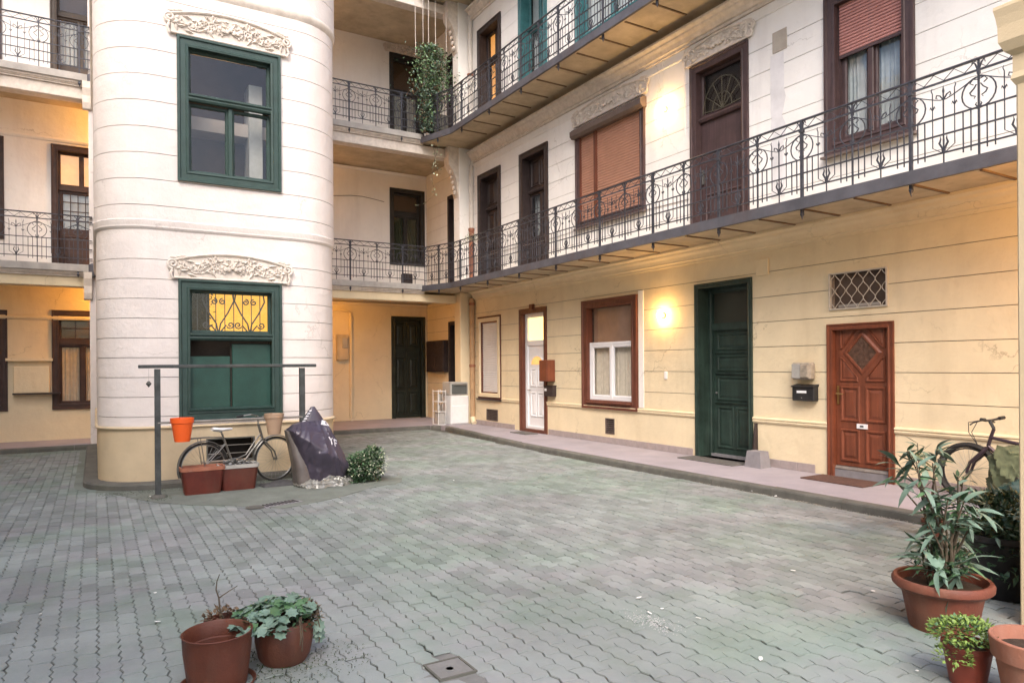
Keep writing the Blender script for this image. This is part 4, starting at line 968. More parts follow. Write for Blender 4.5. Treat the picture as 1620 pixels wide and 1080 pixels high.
tag(MB().bbox(-.015, .015, -.05, .05, 0, .66, .004).build('metal_strip', BRN, None, (8.93, 7.47, .10), (radians(-6), 0, -pi / 2 )), 'thin dark strip leaning between the green door and stone block', 'strip')
# arcade things
T = thing('conduit', 'pale vertical conduit pipe on the arcade wall', 'pipe', (6.52, 20.16, .1)); MB().tube([(0, 0, 0), (0, 0, 3.1)], .05, 8).build('pipe', CREAM, T, smooth=True); MB().tube([(0, -.0, 3.1), (.0, 0, 3.2), (-.1, 0, 3.25), (-2.5, 0, 3.25)], .03, 8).build('branch', CREAM, T, smooth=True)
T = thing('meter_box', 'brown electricity box on the arcade wall beside the conduit', 'box', (6.28, 20.2, 1.9)); MB().bbox(-.2, .14, -.12, 0, 0, .75, .01).build('body', SOFFIT, T); MB().bbox(-.05, .12, -.14, -.121, .35, .65, .01).build('meter', GREYP, T)
T = thing('electric_cabinet', 'dark electricity cabinet hanging on the side wall of the arcade', 'cabinet', (9, 19.3, 1.52), -pi / 2); MB().bbox(-.62, .62, -.16, 0, 0, .95, .01).build('body', BRN, T); MB().bbox(-.58, -.01, -.175, -.161, .04, .91, .005).build('door', BRN, T); MB().bbox(.01, .58, -.175, -.161, .04, .91, .005).build('door', BRN, T)
T = thing('wall_cabinet', 'cream wall cabinet with dark ledge under the left arcade', 'cabinet', (-1.17, 18.8, 1.14)); MB().bbox(-.36, .30, -.14, 0, .03, .62, .01).build('body', CREAM, T); MB().box(-.38, .50, -.17, 0, 0, .03).build('ledge', BRN, T); MB().box(-.50, .36, -.12, 0, .74, .80).build('shelf', CREAM, T)
T = thing('cooker', 'white cooker with grey glass door against the corner pilaster', 'cooker', (8.30, 17.35, .1))
MB().bbox(-.0, .55, -.25, .28, 0, .78, .015).build('cabinet', WHITEP, T); MB().bbox(.02, .53, -.27, -.251, .03, .52, .01).build('door', WHITEP, T)
MB().bbox(-.0, .55, -.22, .28, .785, 1.16, .015).build('top_oven', GREYP, T); MB().bbox(.05, .50, -.235, -.221, .83, 1.10, .01).build('oven_glass', mat('oven_glass_mat', (.10, .11, .11), .15), T); MB().tube([(.08, -.26, 1.08), (.47, -.26, 1.08)], .01, 6).build('handle', STEEL, T)
T = thing('wire_rack', 'white wire rack with jars left of the cooker', 'rack', (8.10, 17.4, .1))
for x in (-.1, .12):
    for y in (-.15, .2): MB().tube([(x, y, 0), (x, y, .95)], .009, 5).build('leg', WHITEP, T)
for z in (.0, .35, .62, .9): MB().box(-.11, .13, -.16, .21, z, z + .015).build('shelf', WHITEP, T)
MB().bbox(-.09, .11, -.14, .15, .02, .33, .02).build('lower_box', GREYP, T)
for i, (x, z) in enumerate(((-.05, .37), (.06, .37), (-.04, .64), (.06, .64))): MB().lathe([(0, 0), (.045, 0), (.045, .16), (.03, .2), (0, .2)], 10).build('jar', (GREYP, GAL)[i % 2], T, (x, -.06, z), smooth=True)
# ================================================================== CARPET BEATING RACK AND THINGS BY THE TOWER
T = thing('carpet_rack', 'tall dark steel carpet beating rack before the lower green window', 'rack', (0, 10.2, 0))
for x in (.70, 2.57):
    P = MB().box(x - .035, x + .035, -.035, .035, 0, 1.69).build('post', RACK, T)
    MB().lathe([(.10, 0), (.08, .03), (.045, .05)], 10, (x, 0, 0)).build('foot', KERB, P)
MB().bbox(.48, 2.77, -.04, .04, 1.70, 1.745, .008).build('top_bar', RACK, T)
MB().tube([(.70, -.02, .985), (2.57, -.02, .985)], .017, 8).build('lower_rail', GAL, T, smooth=True)
T = thing('hanging_ornament', 'small dark diamond ornament hanging on a string from the rack end', 'ornament', (.60, 10.2, 1.50))
MB().tube([(0, 0, .01), (0, 0, .195)], .002, 4).build('string', GAL, T); MB().lathe([(0, .035), (.012, .03), (.034, -.0), (.03, -.01), (.0, -.05)], 6).build('bead', KERB, T)
def rim_pot(name, label, x, z, m, rt_, rb, hh, rz=0):
    T = thing(name, label, 'plant pot', (x, 10.13, z))
    MB().lathe([(rb - .01, .004), (rb, 0), (rt_ * .93, hh * .78), (rt_, hh * .80), (rt_ * 1.03, hh), (rt_ * .99, hh), (rt_ * .9, hh * .8), (rb * .95, .02), (0, .02)], 22).build('pot', m, T, smooth=True)
    MB().tube([(-.02, rt_ - .02, hh - .02), (-.02, .09, hh + .005), (-.02, .12, hh - .03)], .005, 5).build('hook', m, T)
rim_pot('hanging_pot', 'bright orange empty flowerpot hanging on the rack rail', .985, .73, ORANGE, .142, .095, .31)
rim_pot('hanging_pot', 'beige brown flowerpot hanging on the rack rail near the bicycle handlebar', 2.16, .76, BEIGEP, .130, .085, .29)
# planters
def trough(name, label, x, y, wd, dp, hh, m, rim_m, fill=None, rz=0):
    T = thing(name, label, 'planter', (x, y, 0), rz)
    def rr(w_, d_, z, n=3, r=.05):
        P = []
        for cx, cy, a0 in ((w_ - r, -d_ + r, -pi / 2), (w_ - r, d_ - r, 0), (-w_ + r, d_ - r, pi / 2), (-w_ + r, -d_ + r, pi)):
            for i in range(n + 1): a = a0 + pi / 2 * i / n; P.append((cx + r * cos(a), cy + r * sin(a), z))
        return P
    W2, D2 = wd / 2, dp / 2
    MB().rings([rr(W2 * .80, D2 * .8, 0), rr(W2 * .95, D2 * .95, hh - .05), rr(W2 * .90, D2 * .9, hh - .05), rr(W2 * .78, D2 * .75, .03)]).build('tub', m, T, smooth=True)
    MB().rings([rr(W2 * .94, D2 * .94, hh - .055), rr(W2 * 1.0, D2, hh - .05), rr(W2 * 1.0, D2, hh), rr(W2 * .93, D2 * .90, hh), rr(W2 * .90, D2 * .87, hh - .05)], cap0=False, cap1=False).build('rim', rim_m, T, smooth=True)
    if fill: MB().rings([rr(W2 * .9, D2 * .86, hh - .09), rr(W2 * .89, D2 * .85, hh - .085)]).build('soil', fill, T)
    return T
trough('planter', 'empty oxblood plastic planter left of the one full of scrap', 1.24, 10.28, .56, .30, .37, TERRAD, TERRAP)
T = trough('planter', 'oxblood planter with pale grey rim heaped with metal scrap', 1.71, 10.36, .54, .32, .36, TERRAD, GREYP, SOIL)
sm = MB(); rs = random.Random(11)
for i in range(26):
    x, y, z = rs.uniform(-.2, .2), rs.uniform(-.1, .12), .31 + rs.uniform(0, .07)
    p = [(x + rs.uniform(-.06, .06), y + rs.uniform(-.05, .05), z + rs.uniform(-.02, .05)) for _ in range(4)]; sm.tube(p, rs.uniform(.005, .014), 5)
for i in range(9): sm.ball((rs.uniform(-.18, .2), rs.uniform(-.1, .1), .34 + rs.uniform(0, .03)), rs.uniform(.02, .04), 6, 4, (1, 1, .5))
sm.build('scrap', STEEL, T, smooth=True, kind='stuff')
tag(MB().bbox(-.30, .30, -.03, .03, 0, .012, .003).build('timber_lath', mat('pale_lath', (.36, .28, .22), .8), None, (1.55, 10.52, .385), (0, 0, .12)), 'narrow pale board lying across the planter backs', 'board')
# ------------------------------------------------------------------ bicycles
def bicycle(name, label, loc, rz, lean, step, fm, rimm, rw=.335, fat=.016, turn=0, dark=False):
    T = thing(name, label, 'bicycle', loc, rz); T.rotation_euler = (lean, 0, rz)
    WB = 1.08; 
    def wheel(cx, nm='wheel', rot=0):
        P = MB().tube([(cx + (rw - fat) * cos(2 * pi * i / 36), 0, rw + (rw - fat) * sin(2 * pi * i / 36)) for i in range(36)], fat, 6, close=True).build('wheel', RUBBER, T, smooth=True)
        MB().tube([(cx + (rw - 2.2 * fat) * cos(2 * pi * i / 36), 0, rw + (rw - 2.2 * fat) * sin(2 * pi * i / 36)) for i in range(36)], .009, 5, close=True).build('rim', rimm, P, smooth=True)
        MB().tube([(cx, -.035, rw), (cx, .035, rw)], .022, 8).build('hub', STEEL, P, smooth=True)
        sp = MB()
        for i in range(28):
            a = 2 * pi * i / 28; s_ = (-1) ** i; b = a + .5 * (1 if (i // 2) % 2 else -1)
            sp.tube([(cx + .02 * cos(b), s_ * .025, rw + .02 * sin(b)), (cx + (rw - 2.3 * fat) * cos(a), 0, rw + (rw - 2.3 * fat) * sin(a))], .0013, 3, caps=False)
        sp.build('spokes', STEEL, P, kind='stuff'); return P
    wheel(0); wheel(WB)
    bb = (.44, 0, .28); rear = (0, 0, rw); front = (WB, 0, rw)
    st = (.29, 0, .70); hb, ht = (.875, 0, .66), (.835, 0, .80)
    f = MB()
    if step:
        f.tube([bb, (.50, 0, .29), (.58, 0, .33), (.72, 0, .50), hb], .014, 8); f.tube([(.40, 0, .40), (.50, 0, .40), (.62, 0, .44), (.74, 0, .60), (.85, 0, .73)], .011, 8)
    else:
        f.tube([bb, hb], .022, 8); f.tube([(.30, 0, .66), (.84, 0, .76)], .019, 8)
    f.tube([bb, st], .015, 8); f.tube([hb, ht], .019, 8)
    for s in (-.045, .045): f.tube([(0, s, rw), (.42, s * .6, .28)], .008, 6); f.tube([(0, s, rw), (.31, s * .4, .62)], .007, 6)
    f.build('frame', fm, T, smooth=True)
    k = MB(); thick = .014 if step else .024
    for s in (-.05, .05): k.tube([(WB, s, rw), (WB - .04, s, rw + .12), (.905, s * .9, .60), (.885, s * .5, .64)], [thick * .6, thick * .8, thick, thick], 8)
    k.tube([ht, (.815, 0, .86)], .018, 8); k.tube([(.885, -.05, .64), (.885, .05, .64)], .018, 8); k.build('fork', fm, T, smooth=True)
    h = MB()
    if step:
        h.tube([(.815, 0, .86), (.805, 0, .96)], .011, 6)
        for s in (-1, 1): h.tube([(.805, 0, .96), (.86, s * .10, .98), (.82, s * .22, 1.0), (.68, s * .27, .98)], .011, 6)
        h.build('handlebar', STEEL, T, smooth=True)
        for s in (-1, 1): MB().tube([(.72, s * .262, .985), (.62, s * .275, .97)], .016, 8).build('grip', BLACKP, T, smooth=True)
    else:
        h.tube([(.815, 0, .86), (.86, 0, .95)], .018, 6); h.tube([(.83, -.24, .97), (.86, -.08, .95), (.86, .08, .95), (.83, .24, .97)], .014, 6); h.build('handlebar', BLACKP, T, smooth=True)
        for s in (-1, 1):
            MB().tube([(.835, s * .16, .965), (.825, s * .25, .972)], .02, 8).build('grip', RUBBER, T, smooth=True)
            MB().tube([(.85, s * .17, .96), (.93, s * .20, .93), (.93, s * .27, .91)], .009, 6).build('brake_lever', BLACKP, T, smooth=True)
            MB().tube([(.90, s * .16, .95), (1.03, s * .10, .92), (1.06, s * .03, .80), (.98, 0, .66), (.90, 0, .60)], .0045, 5).build('brake_cable', BLACKP, T, smooth=True)
    sx, sz = (.255, .80)
    P = MB().tube([st, (sx + .0, 0, sz)], .013, 6).build('seat_post', STEEL, T, smooth=True)
    rows = []
    for x, w_, t_ in ((-.13, .045, .03), (-.10, .085, .045), (-.02, .085, .045), (.05, .04, .035), (.13, .022, .028), (.16, .012, .02)):
        rows.append([(sx + x, w_ * cos(a), sz + .03 + t_ * (.6 * sin(a) if sin(a) > 0 else .8 * sin(a)) + (.012 if x < -.05 else 0)) for a in [2 * pi * i / 10 for i in range(10)]])
    MB().rings(rows).build('saddle', WHITEP if step else BLACKP, T, smooth=True)
    c = MB(); c.tube([(bb[0], -.06, bb[2]), (bb[0], .06, bb[2])], .02, 8)
    c.tube([(bb[0], -.06, bb[2]), (bb[0] + .13, -.07, bb[2] - .09)], .009, 6); c.tube([(bb[0], .06, bb[2]), (bb[0] - .13, .07, bb[2] + .09)], .009, 6)
    c.tube([(bb[0] + .085 * cos(2 * pi * i / 20), -.05, bb[2] + .085 * sin(2 * pi * i / 20)) for i in range(20)], .005, 4, close=True)
    c.build('crankset', STEEL, T, smooth=True)
    for x, y, z in ((bb[0] + .13, -.12, bb[2] - .09), (bb[0] - .13, .12, bb[2] + .09)): MB().bbox(x - .045, x + .045, y - .035, y + .035, z - .012, z + .012, .004).build('pedal', BLACKP, T)
    MB().tube([(bb[0], -.05, bb[2] + .085), (0, -.04, rw + .04)], .004, 4).tube([(bb[0], -.05, bb[2] - .085), (0, -.04, rw - .04)], .004, 4).build('chain', KERB, T)
    if step:
        for cx, a0, a1 in ((0, 15, 200), (WB, 20, 165)):
            rows = []
            for i in range(19):
                a = radians(a0 + (a1 - a0) * i / 18); rr = rw + .022
                rows.append([(cx + (rr - dd) * cos(a), yy, rw + (rr - dd) * sin(a)) for yy, dd in ((-.026, .012), (-.014, .0), (.014, .0), (.026, .012))])
            MB().rings(rows, close=False, cap0=False, cap1=False).build('mudguard', SILVER, T, smooth=True)
        c = MB()
        for s in (-.05, .05): c.tube([(.28, s * .5, .72), (.05, s, .735), (-.22, s, .735)], .006, 5); c.tube([(0, s, rw), (-.06, s, .735)], .005, 5)
        for x in (-.2, -.1, .0, .1): c.tube([(x, -.05, .735), (x, .05, .735)], .005, 5)
        c.build('luggage_rack', SILVER, T, smooth=True)
    return T
bicycle('bicycle', 'old silver step-through bicycle with white saddle leaning at the tower', (1.28, 10.46, 0), atan2(.32, 1.03), 0, True, SILVER, STEEL)
bicycle('bicycle', 'dark mountain bicycle leaning on the right wall beyond the potted plants', (8.55, 3.06, .10), pi / 2, 0, False, mat('bike_dark_paint', (.05, .035, .045), .4, metal=.3), BLACKP, .345, .034)
# ------------------------------------------------------------------ covered heap
T = thing('covered_bicycle', 'bulky load wrapped in a dark purple tarpaulin beside the bicycle', 'tarpaulin', (2.62, 10.15, 0))
def tarp_rings(levels, n, seed, amp):
    rows = []
    for (z, xa, xb, ya, yb_, sk) in levels:
        row = []
        for i in range(n):
            a = 2 * pi * i / n; c, s = cos(a), sin(a); e = .62
            x = (xa + xb) / 2 + (xb - xa) / 2 * math.copysign(abs(c) ** e, c); y = (ya + yb_) / 2 + (yb_ - ya) / 2 * math.copysign(abs(s) ** e, s)
            v = Vector((x * 3.1, y * 3.1, z * 2.2 + seed)); d = noise.noise(v) * amp + noise.noise(v * 2.7) * amp * .5
            fold = abs(noise.noise(Vector((a * 2.2, z * .8, seed)))) * amp * 1.3
            r = 1 + d + fold * .6
            row.append(((xa + xb) / 2 + (x - (xa + xb) / 2) * r, (ya + yb_) / 2 + (y - (ya + yb_) / 2) * r, z + sk * c + noise.noise(v * 1.7) * amp * .15))
        rows.append(row)
    return rows
def crumple(rows, k):
    out = []
    for r in rows:
        cx = sum(p[0] for p in r) / len(r); cy = sum(p[1] for p in r) / len(r); q = []
        for x, y, z in r:
            v = Vector((x * 6, y * 6, z * 3)); d = (1 - 2 * abs(noise.noise(v))) ** 3 * k + (1 - 2 * abs(noise.noise(v * 2.3))) ** 3 * k * .5; l = max(.05, hypot(x - cx, y - cy))
            q.append((x + (x - cx) / l * d, y + (y - cy) / l * d, z + d * .4))
        out.append(q)
    return out
def lerp_levels(keys, k):
    out = []
    for a, b in zip(keys[:-1], keys[1:]):
        for i in range(k): t = i / k; out.append(tuple(a[j] + (b[j] - a[j]) * t for j in range(6)))
    return out + [keys[-1]]
def cr(x, y, z):      # creases fanning out from the top of the cover
    a = atan2(x - .1, 1.25 - z) * 9; return (1 - 2 * abs(noise.noise(Vector((a, z * 1.2, 4.4))))) ** 3 + .5 * (1 - 2 * abs(noise.noise(Vector((x * 7, y * 7, z * 5))))) ** 4
# x in metres from 2.62; levels (z, x0, x1, y0, y1, skew)
kt = [(.06, -.04, .50, -.25, .28, 0), (.25, -.09, .53, -.26, .28, 0), (.45, -.15, .46, -.26, .26, .0), (.65, -.22, .40, -.22, .22, -.01), (.80, -.28, .33, -.17, .18, -.01), (.88, -.19, .29, -.08, .14, .0), (.92, -.04, .24, -.03, .08, 0)]
mbt = MB().rings([[(x, y - (.13 * max(0, 1 - abs(z - (.80 - (x + .27) * .66)) / .30) if y < .05 else 0) - (.05 * max(0, 1 - abs(x - .08 - .1 * z) / .10) if y < 0 and z < .5 else 0), z) for x, y, z in row] for row in [[(x + .010 * cr(x, y, z), y - .026 * cr(x, y, z) * (1 if y < .05 else -1), z) for x, y, z in r0] for r0 in tarp_rings(lerp_levels(kt, 9), 110, 3.3, .045)]]); tarp = mbt.build('tarpaulin', TARP, T, smooth=True)
kt2 = [(.80, -.14, .32, -.02, .2, 0), (.90, -.07, .27, .0, .2, .0), (1.03, .03, .20, .03, .15, 0), (1.13, .09, .14, .07, .11, 0)]
MB().rings(tarp_rings(lerp_levels(kt2, 4), 30, 8.1, .10)).build('raised_fold', TARP, T, smooth=True)
kg = [(.0, -.16, .62, -.42, .30, .0), (.05, -.17, .64, -.40, .30, .02), (.09, -.14, .60, -.34, .30, .04), (.17, -.05, .50, -.25, .26, .04)]
MB().rings([[(x + .02 * noise.noise(Vector((x * 30, y * 30, z * 20))), y + .03 * noise.noise(Vector((x * 26, y * 26, 3))), z * .75 + .035 * abs(noise.noise(Vector((x * 22, y * 22, z * 9 + 7))))) for x, y, z in row] for row in tarp_rings(lerp_levels(kg, 4), 110, 5.5, .10)]).build('hem', TARPS, T)
kf = [(.04, -.17, .05, -.22, .22, 0), (.3, -.20, .0, -.20, .2, 0), (.6, -.26, -.05, -.16, .16, 0), (.80, -.31, -.12, -.10, .10, 0)]
MB().rings(tarp_rings(lerp_levels(kf, 4), 30, 9.5, .09)).build('side_flap', TARPG, T, smooth=True)
bv = BVHTree.FromPolygons([Vector(v) for v in mbt.v], mbt.f)
def project(pts_faces, name):
    vs, fs = pts_faces; out = []
    for x, z in vs:
        hit = bv.ray_cast(Vector((x * 1.0 + .0, -2, z)), Vector((0, 1, 0)))
        out.append((x, (hit[0].y if hit[0] else -.2) - .006, z))
    MB().add(out, fs).build(name, PRINT, T)
def grid_poly(x0, z0, x1, z1, sk=0, n=4):
    vs = []; fs = []
    for j in range(n + 1):
        for i in range(n + 1): u, v = i / n, j / n; vs.append((x0 + (x1 - x0) * u + sk * v, z0 + (z1 - z0) * v + sk * 0))
    for j in range(n):
        for i in range(n): a = j * (n + 1) + i; fs.append((a, a + 1, a + n + 2, a + n + 1))
    return vs, fs
def stroke(a, b, wd):
    d = Vector((b[0] - a[0], b[1] - a[1])); nr = Vector((-d.y, d.x)).normalized() * wd / 2; n = 5; vs = []; fs = []
    for i in range(n + 1): t = i / n; vs += [(a[0] + d.x * t + nr.x, a[1] + d.y * t + nr.y), (a[0] + d.x * t - nr.x, a[1] + d.y * t - nr.y)]
    for i in range(n): fs.append((2 * i, 2 * i + 1, 2 * i + 3, 2 * i + 2))
    return vs, fs
lx, lz = .25, .60                                        # the letters YF printed near the right edge
for a, b in (((0, .10), (.028, .055)), ((.056, .10), (.028, .055)), ((.028, .055), (.028, 0)), ((.078, .09), (.078, -.01)), ((.078, .082), (.118, .075)), ((.078, .042), (.108, .036))):
    project(stroke((lx + a[0], lz + a[1] - a[0] * .35), (lx + b[0], lz + b[1] - b[0] * .35), .014), 'printed_letter')
MB().add([(.17, -.125, .87), (.30, -.11, .84), (.26, -.04, .915), (.21, -.03, .93)], [(0, 1, 2, 3)]).build('white_patch', PRINT, T)
for i in range(6): t = i / 6; MB().quad((-.10 + .16 * t, -.03 + .06 * t, .87 + .22 * t), (-.055 + .15 * t, -.035 + .06 * t, .88 + .21 * t), (-.045 + .15 * t, -.03 + .06 * t, .90 + .21 * t), (-.085 + .16 * t, -.025 + .06 * t, .895 + .22 * t)).build('printed_dash', PRINT, T)
# ------------------------------------------------------------------ plants
def leaf_at(mb, p, d, L_, W_, up_=Vector((0, 0, 1)), bend=.25):
    d = d.normalized(); s = d.cross(up_)
    s = s.normalized() if s.length > 1e-3 else Vector((1, 0, 0)); n = s.cross(d)
    a = p; m1 = p + d * L_ * .45 + n * L_ * .06; e = p + d * L_ - n * L_ * bend
    mb.add([a, m1 + s * W_ / 2 - n * W_ * .15, e, m1 - s * W_ / 2 - n * W_ * .15, m1], [(0, 1, 4), (1, 2, 4), (2, 3, 4), (3, 0, 4)])
def rdir(rs, zmin=-.3): 
    a = rs.uniform(0, 2 * pi); z = rs.uniform(zmin, 1); r = sqrt(max(0, 1 - z * z)); return Vector((r * cos(a), r * sin(a), z))
def bush(T, c, rad, n, L_, W_, m, seed, name='foliage', zmin=-.2, hollow=.55, lumps=7):
    rs = random.Random(seed); mb = MB(); C = Vector(c)
    lp = [(rdir(rs, zmin), rs.uniform(.75, 1.15)) for _ in range(lumps)]
    for i in range(n):
        d = rdir(rs, zmin); k = 1 + max(0, max((d.dot(q[0]) - .6) * .5 * q[1] for q in lp)); r = k * (hollow + (1 - hollow) * rs.random() ** .6)
        p = C + Vector((d.x * rad[0], d.y * rad[1], d.z * rad[2])) * r
        leaf_at(mb, p, (d + rdir(rs, -.6) * .9), L_ * rs.uniform(.6, 1.25), W_ * rs.uniform(.7, 1.2), bend=rs.uniform(0, .4))
    return mb.build(name, m, T, kind='stuff')
def pot(T, r0, r1, h, m, rim=.04, soil=True, thick=.012):
    MB().lathe([(0, .0), (r0 * .97, 0), (r0, .01), (r1 * .94, h - rim), (r1, h - rim), (r1 * 1.02, h - rim * .5), (r1, h), (r1 - thick, h), (r1 * .93 - thick, h - rim), (r0 - thick, .02), (0, .02)], 32).build('pot', m, T, smooth=True)
    if soil: MB().lathe([(0, h * .84), (r1 * .4, h * .85), (r1 * .92 - thick, h * .83)], 16).build('soil', SOIL, T)
# ground bush by the tarp
T = thing('flowering_shrub', 'low variegated shrub growing on the pavers beside the tarpaulin', 'shrub', (3.42, 10.0, 0))
bush(T, (-.06, 0, .18), (.20, .20, .19), 900, .055, .036, LEAFD, 21, zmin=-.9, hollow=.3, lumps=12); bush(T, (.12, 0, .22), (.17, .19, .24), 800, .05, .034, LEAFD, 25, zmin=-.9, hollow=.3, lumps=12); bush(T, (-.2, -.05, .12), (.12, .14, .13), 300, .05, .034, LEAFD, 26, zmin=-.9, hollow=.3)
bush(T, (-.05, 0, .24), (.24, .22, .17), 420, .05, .034, LEAFG, 22, zmin=-.5, lumps=12); bush(T, (.14, 0, .30), (.16, .18, .20), 320, .045, .032, LEAFG, 27, zmin=-.5, lumps=12)
bush(T, (-.05, -.03, .22), (.26, .24, .18), 240, .034, .026, LEAFV, 23, 'variegated_leaves', zmin=-.6, hollow=.8, lumps=12); bush(T, (.15, -.02, .26), (.18, .2, .22), 220, .034, .026, LEAFV, 28, 'variegated_leaves', zmin=-.6, hollow=.8)
bush(T, (-.12, -.05, .1), (.22, .15, .1), 120, .035, .022, LEAFD, 24)
for i in range(9): a = i * .7; MB().tube([(0.03 * cos(a), .03 * sin(a), 0), (.1 * cos(a), .1 * sin(a), .15), (.2 * cos(a), .18 * sin(a), .30)], .004, 5).build('stem', STEM, T)
# front left pots
T = thing('flowerpot', 'large empty dark terracotta pot at the bottom of the picture', 'plant pot', (.555, 4.02, 0))
MB().lathe([(0, 0), (.145, 0), (.148, .012), (.172, .20), (.176, .285), (.180, .29), (.174, .293), (.168, .285), (.164, .205), (.157, .20), (.14, .02), (0, .02)], 40).build('pot', TERRA, T, smooth=True)
MB().lathe([(.0, 0.002), (.185, .0), (.195, .022), (.188, .024), (.176, .006)], 32).build('saucer', TERRA, T, smooth=True)
T = thing('potted_plant', 'terracotta pot overflowing with pale green leaves beside the empty pot', 'potted plant', (.935, 4.16, 0))
MB().lathe([(0, 0), (.12, 0), (.145, .04), (.163, .13), (.163, .20), (.150, .235), (.14, .235), (.15, .19), (.0, .19)], 36).build('pot', TERRA, T, smooth=True); MB().lathe([(0, .205), (.145, .195)], 16).build('soil', SOIL, T)
rs = random.Random(31)
lfm = [None] * 3
for k in range(3):
    mb = MB(); n = 7; L_ = .062; vs = [(0, 0, 0)]
    for i in range(n * 2 + 1): t = pi * (i / (n * 2)) ; r = L_ * (.52 + .12 * (1 if i % 2 else -.6)); vs.append((L_ * .5 + r * cos(pi - 2 * t + 0.0) if False else L_ * .5 - r * cos(2 * t), r * sin(2 * t) * 1.0, .006 * sin(3 * t + k)))
    mb.add(vs, [(0, i, i + 1) for i in range(1, n * 2 + 1)]); lfm[k] = mb.mesh('leaf', (LEAFB, LEAFG, LEAFB)[k])
for i in range(150):
    a = rs.uniform(0, 2 * pi); r = .19 * sqrt(rs.random()) * (1.0 + .35 * (cos(a + pi) > .2)); 
    z = .265 + .075 * (1 - (r / .24) ** 2) + rs.uniform(-.015, .02)
    inst(lfm[i % 3], 'leaf', T, (r * cos(a) - .03, r * sin(a), z), (rs.uniform(-.5, .5), rs.uniform(-.3, .5) + r, rs.uniform(0, 6.3)))
bush(T, (.13, .02, .22), (.07, .10, .08), 170, .04, .02, LEAFY, 33, 'dry_foliage'); bush(T, (-.02, 0, .22), (.18, .16, .06), 240, .04, .02, LEAFD, 34)
mb = MB()
for i in range(14):
    a = rs.uniform(-1.4, 1.2); x, y = .15 * cos(a), .15 * sin(a)
    mb.tube([(x, y, .24), (x * 1.25, y * 1.25, .26 + rs.uniform(0, .05)), (x * 1.4, y * 1.3, .18), (x * 1.3, y * 1.25, .08 + rs.uniform(0, .08))], .003, 4)
mb.build('stems', STEM, T, kind='stuff')
for p, z in (((.155, -.06), .16), ((.165, -.03), .12), ((.15, -.08), .2)): inst(lfm[0], 'leaf', T, (p[0], p[1], z), (1.2, .2, -.6))
T = thing('potted_twig', 'small brown pot with a bare twig behind the empty pot', 'potted plant', (.66, 4.46, 0)); pot(T, .09, .12, .20, TERRA)
MB().tube([(0, 0, .17), (-.03, 0, .26), (-.035, 0, .33), (-.05, 0, .38), (-.045, 0, .43), (-.03, 0, .47)], [.006, .006, .005, .004, .003, .002], 6).tube([(-.035, 0, .33), (.02, 0, .36), (.07, 0, .385)], [.004, .003, .002], 5).build('twig', STEM, T)
bush(T, (0, 0, .2), (.12, .1, .05), 110, .035, .02, LEAFY, 35, 'dry_foliage')
m_ = MB(); rs = random.Random(41)
for i in range(700):
    a = rs.uniform(0, 2 * pi); r = rs.uniform(0, 1) ** .8; p = Vector((.92 + .50 * r * cos(a), 4.05 + .34 * r * sin(a), .001)); leaf_at(m_, p, rdir(rs, .3), .016, .006)
m_.build('moss', MOSS, kind='stuff')
m_ = MB()
for i in range(1500):
    t = rs.uniform(0, 1); a = pi + t * pi; off = .20 + rs.random() ** 2 * .30
    x = TX0 + (TX1 - TX0) * rs.random(); y = TY0 - off + rs.gauss(0, .04)
    if not in_tower(x, y, .19): leaf_at(m_, Vector((x, y, .004)), rdir(rs, .3), .016, .007)
for i in range(260): leaf_at(m_, Vector((.70 + rs.gauss(0, .10), 10.16 + rs.gauss(0, .10), .004)), rdir(rs, .3), .018, .008)
m_.build('moss', MOSS, kind='stuff')
# right foreground plants
T = thing('potted_oleander', 'huge terracotta rimmed pot holding tall plant with long grey green leaves', 'potted plant', (4.66, 2.42, 0))
MB().lathe([(0, 0), (.185, 0), (.19, .01), (.235, .245), (.262, .248), (.285, .27), (.288, .30), (.275, .32), (.255, .318), (.245, .29), (.235, .245), (.0, .245)], 44).build('pot', TERRAB, T, smooth=True)
MB().lathe([(0, .272), (.12, .268), (.238, .262)], 20).build('soil', SOIL, T)
def long_leaf(L_, W_, bend, m):
    mb = MB(); n = 5; vs = []; fs = []
    for i in range(n + 1):
        t = i / n; w_ = W_ / 2 * sin(pi * min(1, t * .92 + .08)) ** .8; x = L_ * t * (1 - .12 * bend * t); z = -bend * L_ * t * t
        vs += [(x, -w_, z + .18 * w_), (x, 0, z), (x, w_, z + .18 * w_)]
    for i in range(n): a = 3 * i; fs += [(a, a + 1, a + 4, a + 3), (a + 1, a + 2, a + 5, a + 4)]
    return mb.add(vs, fs).mesh('leaf', m, True)
ll = [long_leaf(.17, .034, .35, LEAFB), long_leaf(.13, .030, .15, LEAFG), long_leaf(.20, .040, .6, LEAFB), long_leaf(.15, .030, -.1, LEAFD), long_leaf(.22, .055, .4, LEAFB)]
rs = random.Random(52)
def branch(T, base, tip, r0, whorl, nl, Ls=1.0, low=0):
    b, t = Vector(base), Vector(tip); mid = (b + t) / 2 + Vector((rs.uniform(-.04, .04), rs.uniform(-.04, .04), .03)); pts = [b, b.lerp(mid, .5), mid, mid.lerp(t, .6), t]
    MB().tube(pts, [r0, r0 * .85, r0 * .7, r0 * .55, r0 * .35], 6).build('stem', STEM, T, smooth=True)
    for i in range(nl):
        k = 1 - (i / nl) * whorl; p = (mid.lerp(t, (k - .5) * 2) if k > .5 else b.lerp(mid, k * 2)); a = rs.uniform(0, 2 * pi)
        o = inst(ll[rs.randrange(5)], 'leaf', T, p, (rs.uniform(-.5, .5), -rs.uniform(-.5, .95), a)); s_ = Ls * rs.uniform(.5, 1.05); o.scale = (s_, s_, s_)
